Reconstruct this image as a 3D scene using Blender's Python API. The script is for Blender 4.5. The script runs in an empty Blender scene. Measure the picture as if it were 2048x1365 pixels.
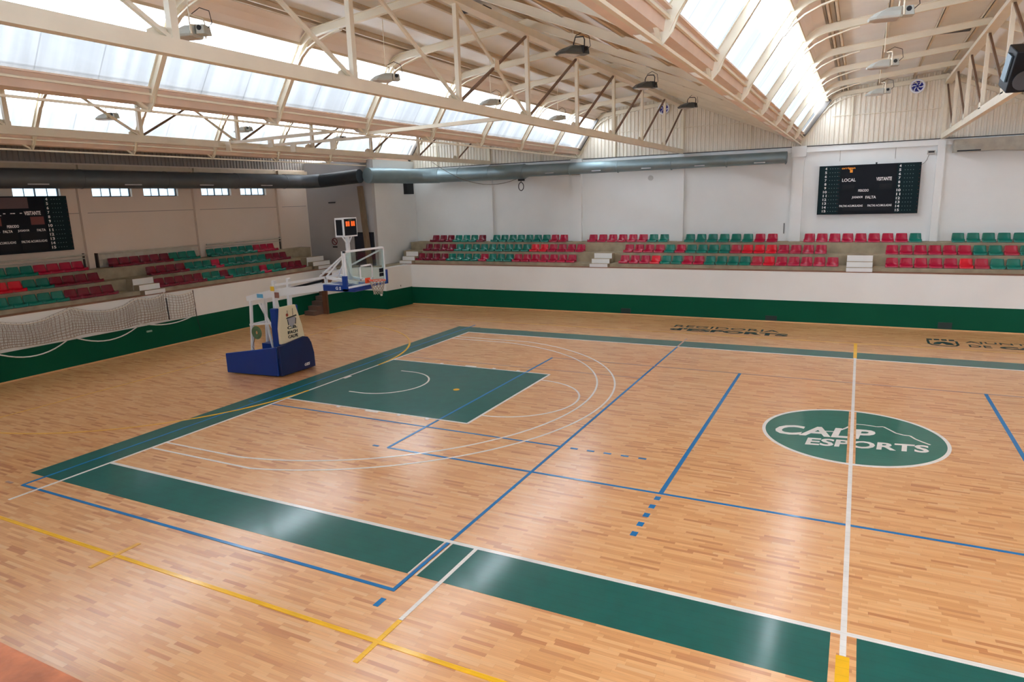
import bpy, bmesh, math, random
from mathutils import Vector, Matrix
random.seed(7)
S = bpy.context.scene
COL = S.collection

# ------------------------------------------------------------------ camera
cam = bpy.data.cameras.new('camera'); cam_o = bpy.data.objects.new('camera', cam); COL.objects.link(cam_o)
YAW, PITCH, ROLL = -0.4738127, 0.2064604, -0.0307148
f = Vector((math.sin(YAW)*math.cos(PITCH), math.cos(YAW)*math.cos(PITCH), -math.sin(PITCH)))
rt = Vector((math.cos(YAW), -math.sin(YAW), 0)); up = rt.cross(f)
r1 = rt*math.cos(ROLL)+up*math.sin(ROLL); u1 = -rt*math.sin(ROLL)+up*math.cos(ROLL)
M = Matrix((r1, u1, -f)).transposed().to_4x4(); M.translation = Vector((13.845, -8.167, 5.218))
cam_o.matrix_world = M
cam.sensor_width = 36; cam.lens = 1353.62/2048*36; cam.clip_end = 400; cam.clip_start = 0.05
S.camera = cam_o

# ------------------------------------------------------------------ world and exposure
w = bpy.data.worlds.new('sky'); S.world = w; w.use_nodes = True
nt = w.node_tree; nt.nodes.clear()
out = nt.nodes.new('ShaderNodeOutputWorld'); bg = nt.nodes.new('ShaderNodeBackground')
tc = nt.nodes.new('ShaderNodeTexCoord'); sep = nt.nodes.new('ShaderNodeSeparateXYZ')
rmp = nt.nodes.new('ShaderNodeValToRGB')
nt.links.new(tc.outputs['Generated'], sep.inputs[0]); nt.links.new(sep.outputs['Z'], rmp.inputs[0])
e = rmp.color_ramp.elements
e[0].position = 0.0; e[0].color = (0.80, 0.88, 1.0, 1)
e[1].position = 0.55; e[1].color = (1.0, 0.985, 0.95, 1)
nt.links.new(rmp.outputs[0], bg.inputs[0]); bg.inputs[1].default_value = 6.2
nt.links.new(bg.outputs[0], out.inputs[0])
vs = S.view_settings
vs.view_transform = 'Standard'; vs.look = 'None'; vs.gamma = 1; vs.use_curve_mapping = False
vs.exposure = 1.95

# ------------------------------------------------------------------ layout constants (metres, x along the court, y across)
VAL = [-8.6, 1.4, 11.4, 21.4, 31.4]       # valley lines of the saw-tooth roof
YF, YN = 23.8, -8.8                        # far and near walls
XL, XR = -12.7, 41.4
FR = [7.5+3.26*k for k in range(-5, 6)]    # roof frame positions
PF, PL, PN = 20.85, -9.95, -5.93           # faces of the stand parapets
ZW, Z1, Z2, Z3 = 2.07, 2.23, 2.66, 3.08    # walkway and terrace heights

# daylight guides: sampling portals for the sky, one outside each roof light (they give off no light of their own)
def portal(loc, sx, sy, rot):
    l = bpy.data.lights.new('sky_portal', 'AREA'); l.shape = 'RECTANGLE'; l.size = sx; l.size_y = sy
    o = bpy.data.objects.new('sky_portal', l); COL.objects.link(o)
    o.location = loc; o.rotation_euler = rot; l.cycles.is_portal = True
for xv in VAL:
    portal((xv+0.30, 7.5, 8.26), 1.75, 32.4, (0, math.radians(-(90-33.8)), 0))

portal((24.3, YN-.3, 6.05), 30, 1.5, (math.radians(90), 0, 0))  # portal outside the window band added in the near wall
S.cycles.diffuse_bounces = 8

# ------------------------------------------------------------------ materials
def lin(c):
    return tuple(((v/255)/12.92 if v/255 <= 0.04045 else ((v/255+0.055)/1.055)**2.4) for v in c)
MATS = {}
def mat(name, rgb, rough=0.5, metal=0.0, spec=0.5, noise=0.0, nscale=3.0, bump=0.0, bscale=40, emit=0, nvec=None, coat=0):
    if name in MATS: return MATS[name]
    m = bpy.data.materials.new(name); m.use_nodes = True; n = m.node_tree; b = n.nodes['Principled BSDF']
    c = lin(rgb)+(1,)
    b.inputs['Base Color'].default_value = c; b.inputs['Roughness'].default_value = rough
    b.inputs['Metallic'].default_value = metal; b.inputs['Specular IOR Level'].default_value = spec
    b.inputs['Coat Weight'].default_value = coat
    if emit:
        b.inputs['Emission Color'].default_value = c; b.inputs['Emission Strength'].default_value = emit
    t = n.nodes.new('ShaderNodeTexCoord')
    if noise:
        mp = n.nodes.new('ShaderNodeMapping'); n.links.new(t.outputs['Object'], mp.inputs[0])
        if nvec: mp.inputs['Scale'].default_value = nvec
        no = n.nodes.new('ShaderNodeTexNoise'); no.inputs['Scale'].default_value = nscale; no.inputs['Detail'].default_value = 4
        n.links.new(mp.outputs[0], no.inputs[0])
        mr = n.nodes.new('ShaderNodeMapRange'); mr.inputs[1].default_value = 0.3; mr.inputs[2].default_value = 0.7
        mr.inputs[3].default_value = 1-noise; mr.inputs[4].default_value = 1+noise*0.5
        n.links.new(no.outputs[0], mr.inputs[0])
        mx = n.nodes.new('ShaderNodeVectorMath'); mx.operation = 'SCALE'; mx.inputs[0].default_value = c[:3]
        n.links.new(mr.outputs[0], mx.inputs['Scale']); n.links.new(mx.outputs[0], b.inputs['Base Color'])
    if bump:
        no = n.nodes.new('ShaderNodeTexNoise'); no.inputs['Scale'].default_value = bscale
        n.links.new(t.outputs['Object'], no.inputs[0])
        bp = n.nodes.new('ShaderNodeBump'); bp.inputs['Strength'].default_value = bump; bp.inputs['Distance'].default_value = 0.02
        n.links.new(no.outputs[0], bp.inputs['Height']); n.links.new(bp.outputs[0], b.inputs['Normal'])
    MATS[name] = m; return m

STEEL = mat('cream_painted_steel', (230, 221, 200), 0.45, noise=0.06, nscale=2)
STEELD = mat('weathered_cream_steel', (212, 194, 166), 0.5, noise=0.1, nscale=3)
ROOF = mat('white_roof_sheet', (238, 240, 240), 0.5, noise=0.05, nscale=1.2)
ROOFOUT = mat('outer_roof_sheet', (205, 210, 215), 0.5, noise=0.15, nscale=1.0, nvec=(1, 4, 1))
CORR = mat('cream_corrugated_sheet', (230, 222, 206), 0.5, noise=0.06, nscale=1.5)
GUTTER = mat('pinkish_gutter_sheet', (234, 212, 196), 0.45, noise=0.08, nscale=2)
WHITEW = mat('white_plaster', (231, 234, 233), 0.75, noise=0.03, nscale=0.8)
GREYW = mat('grey_plaster', (176, 174, 174), 0.8, noise=0.04, nscale=0.8)
WARMW = mat('warm_grey_plaster', (222, 206, 190), 0.8, noise=0.03, nscale=0.7)
GREEN = mat('dark_green_wall_paint', (0, 82, 58), 0.6, spec=0.15, noise=0.05, nscale=1)
CONC = mat('stained_concrete', (166, 152, 126), 0.8, noise=0.28, nscale=2.2, bump=0.2)
EDGE = mat('brown_walkway_edge', (142, 98, 74), 0.7, noise=0.18, nscale=3)
BLOCK = mat('white_step_paint', (232, 232, 230), 0.55)
GALV = mat('galvanised_steel', (140, 160, 166), 0.46, 0.6, noise=0.08, nscale=2)
DUCTD = mat('dark_grey_duct', (92, 100, 106), 0.42, 0.35, noise=0.1, nscale=2)
WHITEM = mat('white_painted_metal', (228, 232, 236), 0.35)
BLUEP = mat('blue_padding', (0, 54, 138), 0.42, bump=0.06, bscale=18)
CREAMP = mat('cream_padding', (232, 218, 184), 0.6)
BLACK = mat('black_plastic', (18, 21, 26), 0.5, spec=0.25)
DARKB = mat('scoreboard_black', (22, 26, 33), 0.7, spec=0.2)
PANELG = mat('scoreboard_dark_green', (16, 38, 42), 0.7, spec=0.2)
TXTW = mat('white_lettering', (236, 236, 236), 0.5)
TXTO = mat('orange_lettering', (238, 150, 30), 0.5)
DARK = mat('dark_rubber', (26, 27, 30), 0.6)
BROWN = mat('brown_painted_post', (112, 74, 52), 0.6, noise=0.15)
RUST = mat('raw_timber_brown', (118, 98, 76), 0.7, noise=0.2, nscale=4, nvec=(4, 4, .5))
ORANGE = mat('orange_rim', (226, 74, 26), 0.35)
LED = mat('unlit_orange_digits', (226, 88, 28), 0.4, emit=0.25)  # digits given a faint glow of their own
NET = mat('cream_netting_cord', (168, 154, 140), 0.85)
NETW = mat('white_net_cord', (226, 220, 208), 0.8)
ROPE = mat('white_rope', (216, 216, 214), 0.7)
LAMPG = mat('grey_lamp_housing', (188, 192, 186), 0.4, 0.2)
LAMPD = mat('dark_grey_lamp_housing', (84, 90, 90), 0.35, 0.3)
LENS = mat('lamp_glass', (196, 186, 172), 0.15)
FANB = mat('blue_fan_plastic', (6, 16, 140), 0.4)
RUSTY = mat('rust_brown_steel', (128, 102, 82), 0.6, noise=0.15)
FANW = mat('white_fan_plate', (236, 240, 250), 0.45)
MAUVE = mat('dusty_mauve_panel', (92, 70, 72), 0.5)
REDP = mat('dull_red_panel', (112, 50, 46), 0.4)
TARP = mat('cream_rolled_canvas', (196, 188, 172), 0.7, noise=0.1, nscale=4)
def seatmat(n, c): return mat(n, c, 0.24, spec=0.45)
SEATC = {'D': ('dark crimson', seatmat('dark_crimson_seat', (118, 12, 38))),
         'R': ('crimson', seatmat('crimson_seat', (172, 10, 54))),
         'B': ('bright red', seatmat('bright_red_seat', (212, 8, 38))),
         'P': ('faded red', seatmat('faded_red_seat', (176, 40, 62))),
         'G': ('green', seatmat('green_seat', (0, 114, 98)))}

def floor_mat():
    m = bpy.data.materials.new('parquet_strip_floor'); m.use_nodes = True; n = m.node_tree; N = n.nodes; L = n.links
    b = N['Principled BSDF']; t = N.new('ShaderNodeTexCoord'); s = N.new('ShaderNodeSeparateXYZ'); L.new(t.outputs['Object'], s.inputs[0])
    def math_(op, a, bb=None):
        q = N.new('ShaderNodeMath'); q.operation = op
        for i, v in enumerate((a, bb)):
            if v is None: continue
            if isinstance(v, (int, float)): q.inputs[i].default_value = v
            else: L.new(v, q.inputs[i])
        return q.outputs[0]
    WD, LN = 0.06, 0.44
    yr = math_('DIVIDE', s.outputs['Y'], WD); row = math_('FLOOR', yr)
    wn = N.new('ShaderNodeTexWhiteNoise'); wn.noise_dimensions = '1D'; L.new(row, wn.inputs['W'])
    xs = math_('ADD', math_('DIVIDE', s.outputs['X'], LN), math_('MULTIPLY', wn.outputs['Value'], 7.0))
    cell = math_('FLOOR', xs)
    cmb = N.new('ShaderNodeCombineXYZ'); L.new(row, cmb.inputs[0]); L.new(cell, cmb.inputs[1])
    w2 = N.new('ShaderNodeTexWhiteNoise'); w2.noise_dimensions = '2D'; L.new(cmb.outputs[0], w2.inputs['Vector'])
    r = N.new('ShaderNodeValToRGB'); L.new(w2.outputs['Value'], r.inputs[0])
    el = r.color_ramp.elements
    el[0].position = 0; el[0].color = lin((210, 146, 92))+(1,)
    el[1].position = 1; el[1].color = lin((234, 182, 128))+(1,)
    for p, c in ((0.03, (200, 132, 80)), (0.10, (220, 157, 98)), (0.5, (231, 170, 110)), (0.88, (237, 180, 122))):
        q = el.new(p); q.color = lin(c)+(1,)
    mp = N.new('ShaderNodeMapping'); mp.inputs['Scale'].default_value = (2.5, 60, 1); L.new(t.outputs['Object'], mp.inputs[0])
    no = N.new('ShaderNodeTexNoise'); no.inputs['Scale'].default_value = 1.0; no.inputs['Detail'].default_value = 5; L.new(mp.outputs[0], no.inputs[0])
    g = N.new('ShaderNodeMapRange'); g.inputs[1].default_value = 0.3; g.inputs[2].default_value = 0.7; g.inputs[3].default_value = 0.90; g.inputs[4].default_value = 1.06
    L.new(no.outputs[0], g.inputs[0])
    # seams
    fy = math_('FRACT', yr); fx = math_('FRACT', xs)
    sy = math_('LESS_THAN', fy, 0.03); sx = math_('LESS_THAN', fx, 0.006)
    sm = math_('MULTIPLY', math_('MAXIMUM', sy, sx), 0.22)
    k = math_('SUBTRACT', g.outputs[0], sm)
    v = N.new('ShaderNodeVectorMath'); v.operation = 'SCALE'; L.new(r.outputs[0], v.inputs[0]); L.new(k, v.inputs['Scale'])
    L.new(v.outputs[0], b.inputs['Base Color'])
    b.inputs['Roughness'].default_value = 0.5; b.inputs['Specular IOR Level'].default_value = 0.2; b.inputs['Coat Weight'].default_value = 1.0; b.inputs['Coat Roughness'].default_value = 0.22
    n2 = N.new('ShaderNodeTexNoise'); n2.inputs['Scale'].default_value = 1.6; L.new(t.outputs['Object'], n2.inputs[0])
    bp = N.new('ShaderNodeBump'); bp.inputs['Strength'].default_value = 0.05; bp.inputs['Distance'].default_value = 0.01; L.new(n2.outputs[0], bp.inputs['Height'])
    L.new(bp.outputs[0], b.inputs['Normal'])
    return m
FLOOR = floor_mat()
def court_paint(name, rgb, rough=0.28):
    """varnished floor paint: the strip joints of the floor show faintly through it"""
    m = bpy.data.materials.new(name); m.use_nodes = True; n = m.node_tree; N = n.nodes; L = n.links
    b = N['Principled BSDF']; t = N.new('ShaderNodeTexCoord'); s = N.new('ShaderNodeSeparateXYZ'); L.new(t.outputs['Object'], s.inputs[0])
    a = N.new('ShaderNodeMath'); a.operation = 'DIVIDE'; L.new(s.outputs['Y'], a.inputs[0]); a.inputs[1].default_value = 0.068*2
    fr = N.new('ShaderNodeMath'); fr.operation = 'FRACT'; L.new(a.outputs[0], fr.inputs[0])
    lt = N.new('ShaderNodeMath'); lt.operation = 'LESS_THAN'; L.new(fr.outputs[0], lt.inputs[0]); lt.inputs[1].default_value = 0.05
    mr = N.new('ShaderNodeMapRange'); mr.inputs[3].default_value = 1; mr.inputs[4].default_value = 0.82; L.new(lt.outputs[0], mr.inputs[0])
    no = N.new('ShaderNodeTexNoise'); no.inputs['Scale'].default_value = 3; L.new(t.outputs['Object'], no.inputs[0])
    m2 = N.new('ShaderNodeMapRange'); m2.inputs[1].default_value = .3; m2.inputs[2].default_value = .7; m2.inputs[3].default_value = 0.93; m2.inputs[4].default_value = 1.07; L.new(no.outputs[0], m2.inputs[0])
    mu = N.new('ShaderNodeMath'); mu.operation = 'MULTIPLY'; L.new(mr.outputs[0], mu.inputs[0]); L.new(m2.outputs[0], mu.inputs[1])
    v = N.new('ShaderNodeVectorMath'); v.operation = 'SCALE'; v.inputs[0].default_value = lin(rgb); L.new(mu.outputs[0], v.inputs['Scale'])
    L.new(v.outputs[0], b.inputs['Base Color']); b.inputs['Roughness'].default_value = 0.5; b.inputs['Specular IOR Level'].default_value = 0.15; b.inputs['Coat Weight'].default_value = 0.5; b.inputs['Coat Roughness'].default_value = 0.12
    n2 = N.new('ShaderNodeTexNoise'); n2.inputs['Scale'].default_value = 1.6; L.new(t.outputs['Object'], n2.inputs[0])
    bp = N.new('ShaderNodeBump'); bp.inputs['Strength'].default_value = 0.05; bp.inputs['Distance'].default_value = 0.01; L.new(n2.outputs[0], bp.inputs['Height'])
    L.new(bp.outputs[0], b.inputs['Normal'])
    return m
PGREEN = court_paint('court_green_paint', (0, 92, 84), 0.5)
PGREEN2 = court_paint('court_logo_green_paint', (40, 110, 94), 0.5)
PWHITE = court_paint('court_white_paint', (232, 228, 222), 0.3)
PBLUE = court_paint('court_blue_paint', (0, 118, 182), 0.3)
PYEL = court_paint('court_yellow_paint', (246, 188, 20), 0.3)
PYEL2 = court_paint('court_worn_yellow_paint', (232, 176, 84), 0.3)
PDARK = court_paint('court_dark_lettering', (14, 50, 56), 0.35)
PBLUE2 = court_paint('court_worn_blue_paint', (178, 146, 128), 0.3)

LOW_DIM = 0.075  # dimming of the lower glazing, imitating weaker light there
def glazing_mat(name, trans=0.45, streak=True):
    m = bpy.data.materials.new(name); m.use_nodes = True; n = m.node_tree; N = n.nodes; L = n.links; N.clear()
    o = N.new('ShaderNodeOutputMaterial'); tr = N.new('ShaderNodeBsdfTransparent'); tl = N.new('ShaderNodeBsdfTranslucent'); mx = N.new('ShaderNodeMixShader')
    gl = N.new('ShaderNodeBsdfGlossy'); gl.inputs['Roughness'].default_value = 0.2
    tr.inputs[0].default_value = (0.90, 0.95, 1.0, 1); tl.inputs[0].default_value = (0.88, 0.93, 1.0, 1)
    L.new(tl.outputs[0], mx.inputs[1]); L.new(tr.outputs[0], mx.inputs[2]); mx.inputs[0].default_value = trans
    if streak:
        t = N.new('ShaderNodeTexCoord'); mp = N.new('ShaderNodeMapping'); mp.inputs['Scale'].default_value = (0.55, 4.5, 0.25); L.new(t.outputs['Object'], mp.inputs[0])
        no = N.new('ShaderNodeTexNoise'); no.inputs['Scale'].default_value = 0.8; no.inputs['Detail'].default_value = 3; L.new(mp.outputs[0], no.inputs[0])
        mr = N.new('ShaderNodeMapRange'); mr.inputs[1].default_value = 0.40; mr.inputs[2].default_value = 0.62; mr.inputs[3].default_value = 0.8; mr.inputs[4].default_value = 1.0
        L.new(no.outputs[0], mr.inputs[0])
        # sheet joints every 1.09 m
        s = N.new('ShaderNodeSeparateXYZ'); L.new(t.outputs['Object'], s.inputs[0])
        a = N.new('ShaderNodeMath'); a.operation = 'DIVIDE'; L.new(s.outputs['Y'], a.inputs[0]); a.inputs[1].default_value = 1.087
        fr = N.new('ShaderNodeMath'); fr.operation = 'FRACT'; L.new(a.outputs[0], fr.inputs[0])
        lt = N.new('ShaderNodeMath'); lt.operation = 'LESS_THAN'; L.new(fr.outputs[0], lt.inputs[0]); lt.inputs[1].default_value = 0.022
        sb = N.new('ShaderNodeMath'); sb.operation = 'MULTIPLY_ADD'; L.new(lt.outputs[0], sb.inputs[0]); sb.inputs[1].default_value = -0.25; L.new(mr.outputs[0], sb.inputs[2])
        # dimmer light through the lower part of the sheets, put into their colour
        gz = N.new('ShaderNodeMapRange'); gz.interpolation_type = 'SMOOTHSTEP'; L.new(s.outputs['Z'], gz.inputs[0]); gz.inputs[1].default_value = 8.2; gz.inputs[2].default_value = 8.66; gz.inputs[3].default_value = LOW_DIM; gz.inputs[4].default_value = 1.0
        mg = N.new('ShaderNodeMath'); mg.operation = 'MULTIPLY'; L.new(sb.outputs[0], mg.inputs[0]); L.new(gz.outputs[0], mg.inputs[1]); sb = mg
        for nd, c in ((tr, (0.80, 0.89, 1.0)), (tl, (0.80, 0.89, 1.0))):
            v = N.new('ShaderNodeVectorMath'); v.operation = 'SCALE'; v.inputs[0].default_value = c; L.new(sb.outputs[0], v.inputs['Scale']); L.new(v.outputs[0], nd.inputs[0])
    m2 = N.new('ShaderNodeMixShader'); m2.inputs[0].default_value = 0.04
    L.new(mx.outputs[0], m2.inputs[1]); L.new(gl.outputs[0], m2.inputs[2]); L.new(m2.outputs[0], o.inputs[0])
    return m
GLAZ = glazing_mat('milky_roof_glazing', 0.42)
ADDED_GLASS = glazing_mat('window_glass', 0.9, False)  # clear panes of the windows added in the near wall
TGLASS = glazing_mat('tinted_film_window_glass', 0.9, False)  # even tint that tones down the bright sky through the left windows
for nd in TGLASS.node_tree.nodes:
    if nd.type in ('BSDF_TRANSPARENT', 'BSDF_TRANSLUCENT'): nd.inputs[0].default_value = (0.25, 0.285, 0.30, 1)
def clear_glass():
    m = bpy.data.materials.new('clear_backboard_glass'); m.use_nodes = True; N = m.node_tree.nodes; L = m.node_tree.links; N.clear()
    o = N.new('ShaderNodeOutputMaterial'); tr = N.new('ShaderNodeBsdfTransparent'); tr.inputs[0].default_value = (0.88, 0.95, 0.93, 1)
    gl = N.new('ShaderNodeBsdfGlossy'); gl.inputs['Roughness'].default_value = 0.03
    mx = N.new('ShaderNodeMixShader'); mx.inputs[0].default_value = 0.05; L.new(tr.outputs[0], mx.inputs[1]); L.new(gl.outputs[0], mx.inputs[2]); L.new(mx.outputs[0], o.inputs[0])
    return m
BGLASS = clear_glass()

# ------------------------------------------------------------------ mesh helpers
class MB:
    def __init__(s): s.v = []; s.f = []
    def add(s, vs, fs):
        o = len(s.v); s.v += [tuple(v) for v in vs]; s.f += [tuple(i+o for i in q) for q in fs]; return s
    def box(s, a, b):
        x0, y0, z0 = a; x1, y1, z1 = b
        v = [(x0,y0,z0),(x1,y0,z0),(x1,y1,z0),(x0,y1,z0),(x0,y0,z1),(x1,y0,z1),(x1,y1,z1),(x0,y1,z1)]
        return s.add(v, [(0,3,2,1),(4,5,6,7),(0,1,5,4),(1,2,6,5),(2,3,7,6),(3,0,4,7)])
    def beam(s, p, q, w, h, upv=(0,0,1)):
        p, q = Vector(p), Vector(q); d = (q-p).normalized(); u = Vector(upv)
        if abs(d.dot(u)) > 0.99: u = Vector((1,0,0))
        sd = d.cross(u).normalized()*(w/2); uu = sd.cross(d).normalized()*(h/2)
        v = [p-sd-uu, p+sd-uu, p+sd+uu, p-sd+uu, q-sd-uu, q+sd-uu, q+sd+uu, q-sd+uu]
        return s.add(v, [(0,3,2,1),(4,5,6,7),(0,1,5,4),(1,2,6,5),(2,3,7,6),(3,0,4,7)])
    def ibeam(s, p, q, w, h, t=0.012, upv=(0,0,1)):
        p, q = Vector(p), Vector(q); d = (q-p).normalized(); u = Vector(upv)
        sd = d.cross(u).normalized(); uu = sd.cross(d).normalized()
        s.beam(p, q, t, h, upv); o = uu*(h/2-t/2)
        s.beam(p+o, q+o, w, t, upv); s.beam(p-o, q-o, w, t, upv); return s
    def tube(s, pts, r, n=8, closed=False, caps=True):
        pts = [Vector(p) for p in pts]; N = len(pts); rs = r if isinstance(r, (list, tuple)) else [r]*N
        rings = []; prev = None
        for i, p in enumerate(pts):
            a = pts[(i-1) % N] if (closed or i > 0) else p; b = pts[(i+1) % N] if (closed or i < N-1) else p
            d = (b-a).normalized()
            if prev is None:
                u = Vector((0,0,1)) if abs(d.z) < 0.9 else Vector((1,0,0)); u = (u-d*u.dot(d)).normalized()
            else:
                u = (prev-d*prev.dot(d)).normalized()
            prev = u; w_ = d.cross(u)
            rings.append([p+(u*math.cos(2*math.pi*k/n)+w_*math.sin(2*math.pi*k/n))*rs[i] for k in range(n)])
        v = [x for rg in rings for x in rg]; fs = []
        for i in range(N if closed else N-1):
            j = (i+1) % N
            for k in range(n): fs.append((i*n+k, i*n+(k+1) % n, j*n+(k+1) % n, j*n+k))
        if caps and not closed: fs += [tuple(range(n-1, -1, -1)), tuple((N-1)*n+k for k in range(n))]
        return s.add(v, fs)
    def cyl(s, p, q, r, n=16): return s.tube([p, q], r, n)
    def prism(s, poly, off):
        """poly: list of 3D points (planar), off: extrusion vector"""
        n = len(poly); off = Vector(off); v = [Vector(p) for p in poly]+[Vector(p)+off for p in poly]
        fs = [tuple(range(n-1, -1, -1)), tuple(range(n, 2*n))]+[(i, (i+1) % n, n+(i+1) % n, n+i) for i in range(n)]
        return s.add(v, fs)
    def sweep_xz(s, pts, depths, y, hw):
        """solid of given depth along a centre line in the xz plane"""
        P = [Vector((a, 0, b)) for a, b in pts]; top = []; bot = []
        for i, p in enumerate(P):
            d = (P[min(i+1, len(P)-1)]-P[max(i-1, 0)]).normalized(); nn = Vector((-d.z, 0, d.x))
            dd = depths[i] if isinstance(depths, (list, tuple)) else depths
            top.append(p+nn*dd/2); bot.append(p-nn*dd/2)
        n = len(P); v = []
        for yy in (y-hw, y+hw):
            v += [(t.x, yy, t.z) for t in top]+[(b.x, yy, b.z) for b in bot]
        fs = []
        for i in range(n-1):
            fs += [(i, i+1, n+i+1, n+i), (2*n+i+1, 2*n+i, 3*n+i, 3*n+i+1), (i+1, i, 2*n+i, 2*n+i+1), (n+i, n+i+1, 3*n+i+1, 3*n+i)]
        fs += [(0, n, 3*n, 2*n), (n-1, 3*n-1, 4*n-1, 2*n-1)]
        return s.add(v, fs)
    def build(s, name, m, parent=None, smooth=False, loc=None, bevel=0):
        me = bpy.data.meshes.new(name); vv = s.v
        if loc is not None and parent is None:
            vv = [(a-loc[0], b-loc[1], c-loc[2]) for a, b, c in vv]
        elif parent is not None:
            L = WORLD.get(parent.name, (0,0,0)); vv = [(a-L[0], b-L[1], c-L[2]) for a, b, c in vv]
        me.from_pydata(vv, [], s.f); me.update()
        bm = bmesh.new(); bm.from_mesh(me); bmesh.ops.recalc_face_normals(bm, faces=bm.faces)
        bm.to_mesh(me); bm.free()
        if smooth:
            for p in me.polygons: p.use_smooth = True
            try: me.set_sharp_from_angle(angle=math.radians(38))
            except Exception: pass
        me.materials.append(m)
        o = bpy.data.objects.new(name, me); COL.objects.link(o)
        if loc is not None and parent is None: o.location = loc; WORLD[o.name] = tuple(loc)
        elif parent is not None: o.parent = parent; WORLD[o.name] = WORLD.get(parent.name, (0,0,0))
        else: WORLD[o.name] = (0,0,0)
        if bevel:
            b = o.modifiers.new('bevel', 'BEVEL'); b.width = bevel; b.segments = 2; b.limit_method = 'ANGLE'
        return o
WORLD = {}
def tag(o, label=None, cat=None, group=None, kind=None):
    if label: o['label'] = label
    if cat: o['category'] = cat
    if group: o['group'] = group
    if kind: o['kind'] = kind
    return o
def thing(name, loc, label, cat, group=None):
    o = bpy.data.objects.new(name, None); COL.objects.link(o); o.location = loc; o.empty_display_size = 0.2
    WORLD[o.name] = tuple(loc); return tag(o, label, cat, group)
def struct(o, label=None):
    o['kind'] = 'structure'
    if label: o['label'] = label
    return o
def copy_tree(o, loc, label, parent=None):
    c = o.copy(); COL.objects.link(c)
    if parent: c.parent = parent
    else: c.location = loc; c['label'] = label; WORLD[c.name] = tuple(loc)
    for ch in o.children: copy_tree(ch, None, None, c)
    return c
ORD = ['', 'first', 'second', 'third', 'fourth', 'fifth', 'sixth', 'seventh', 'eighth', 'ninth', 'tenth', 'eleventh', 'twelfth',
       'thirteenth', 'fourteenth', 'fifteenth', 'sixteenth', 'seventeenth', 'eighteenth', 'nineteenth', 'twentieth']

def text(name, s, m, parent, origin, ux, uy, size, width=None, bold=0.0, shear=0.0, ext=0.004, align='LEFT', height=None):
    """lettering as a mesh: ux, uy are the reading direction and the up direction"""
    cu = bpy.data.curves.new('t', 'FONT'); cu.body = s; cu.size = size; cu.extrude = ext/2; cu.offset = bold; cu.shear = shear; cu.resolution_u = 3
    to = bpy.data.objects.new('t', cu); COL.objects.link(to)
    dg = bpy.context.evaluated_depsgraph_get(); dg.update(); me = bpy.data.meshes.new_from_object(to.evaluated_get(dg))
    bpy.data.objects.remove(to); bpy.data.curves.remove(cu)
    xs = [v.co.x for v in me.vertices]; ys = [v.co.y for v in me.vertices]
    x0, x1, y0, y1 = min(xs), max(xs), min(ys), max(ys)
    sx = width/(x1-x0) if width else 1.0; sy = height/(y1-y0) if height else 1.0
    ux = Vector(ux).normalized(); uy = Vector(uy).normalized(); nn = ux.cross(uy); O = Vector(origin)-Vector(WORLD.get(parent.name, (0,0,0)))
    ax = {'LEFT': 0, 'CENTER': -(x1-x0)*sx/2, 'RIGHT': -(x1-x0)*sx}[align]
    for v in me.vertices:
        a, b, c = v.co
        v.co = O+ux*((a-x0)*sx+ax)+uy*((b-y0)*sy)+nn*c
    me.materials.clear(); me.materials.append(m); me.name = name
    o = bpy.data.objects.new(name, me); COL.objects.link(o); o.parent = parent; WORLD[o.name] = WORLD.get(parent.name, (0,0,0)); return o

def roofz(x):
    """underside height of the roof sheet above x (relative profile of one tooth, valley to valley)"""
    d = (x-VAL[0]) % 10.0
    P = [(0, 7.5), (0.05, 7.55), (0.88, 8.8), (1.1, 9.1), (1.35, 9.19), (5.05, 9.54), (9.62, 7.62), (10, 7.5)]
    for (a, za), (b, zb) in zip(P, P[1:]):
        if d <= b: return za+(zb-za)*(d-a)/(b-a)
    return 7.5

# ================================================================== THE ROOM
m = MB().box((XL-0.3, YN-0.3, -0.3), (XR+0.3, YF+0.3, 0.0))
floor = struct(m.build('floor', FLOOR))

# --- painted court markings (children of the floor)
ZS = 0.0022; PN_ = [0]
def zt(lev):
    PN_[0] += 1; return ZS*lev+0.000018*PN_[0]
def rect(name, mt, x0, y0, x1, y1, lev=1):
    return MB().box((min(x0, x1), min(y0, y1), 0.0002), (max(x0, x1), max(y0, y1), zt(lev))).build(name, mt, floor)
def arc(name, mt, cx, cy, r, a0, a1, wd=0.05, lev=2, n=64):
    vs, fs = [], []; ztop = zt(lev)
    for i in range(n+1):
        a = math.radians(a0+(a1-a0)*i/n)
        for rr in (r-wd/2, r+wd/2):
            for z in (0.0002, ztop): vs.append((cx+rr*math.cos(a), cy+rr*math.sin(a), z))
    for i in range(n):
        b = i*4; c = b+4
        fs += [(b+1, b+3, c+3, c+1), (b, c, c+2, b+2), (b, b+1, c+1, c), (b+2, c+2, c+3, b+3)]
    return MB().add(vs, fs).build(name, mt, floor)
XE = 29.0
rect('green_border', PGREEN, -1.05, -1.03, 0, 16.0)                 # behind the left baseline
rect('green_border', PGREEN, 0, -1.03, 8.38, 0.0)
rect('green_border', PGREEN, 8.54, -1.03, 13.9, 0.0)
rect('green_border', PGREEN, 14.1, -1.03, XE, 0.0)
rect('green_border', PGREEN, 0, 15.0, 13.95, 15.95)
rect('green_border', PGREEN, 14.05, 15.0, XE, 15.95)
rect('green_border', PGREEN, 28, 0, XE, 15)
rect('key_area', PGREEN, 0, 5.05, 5.8, 9.95)
rect('key_area', PGREEN, 22.2, 5.05, 28, 9.95)
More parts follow.
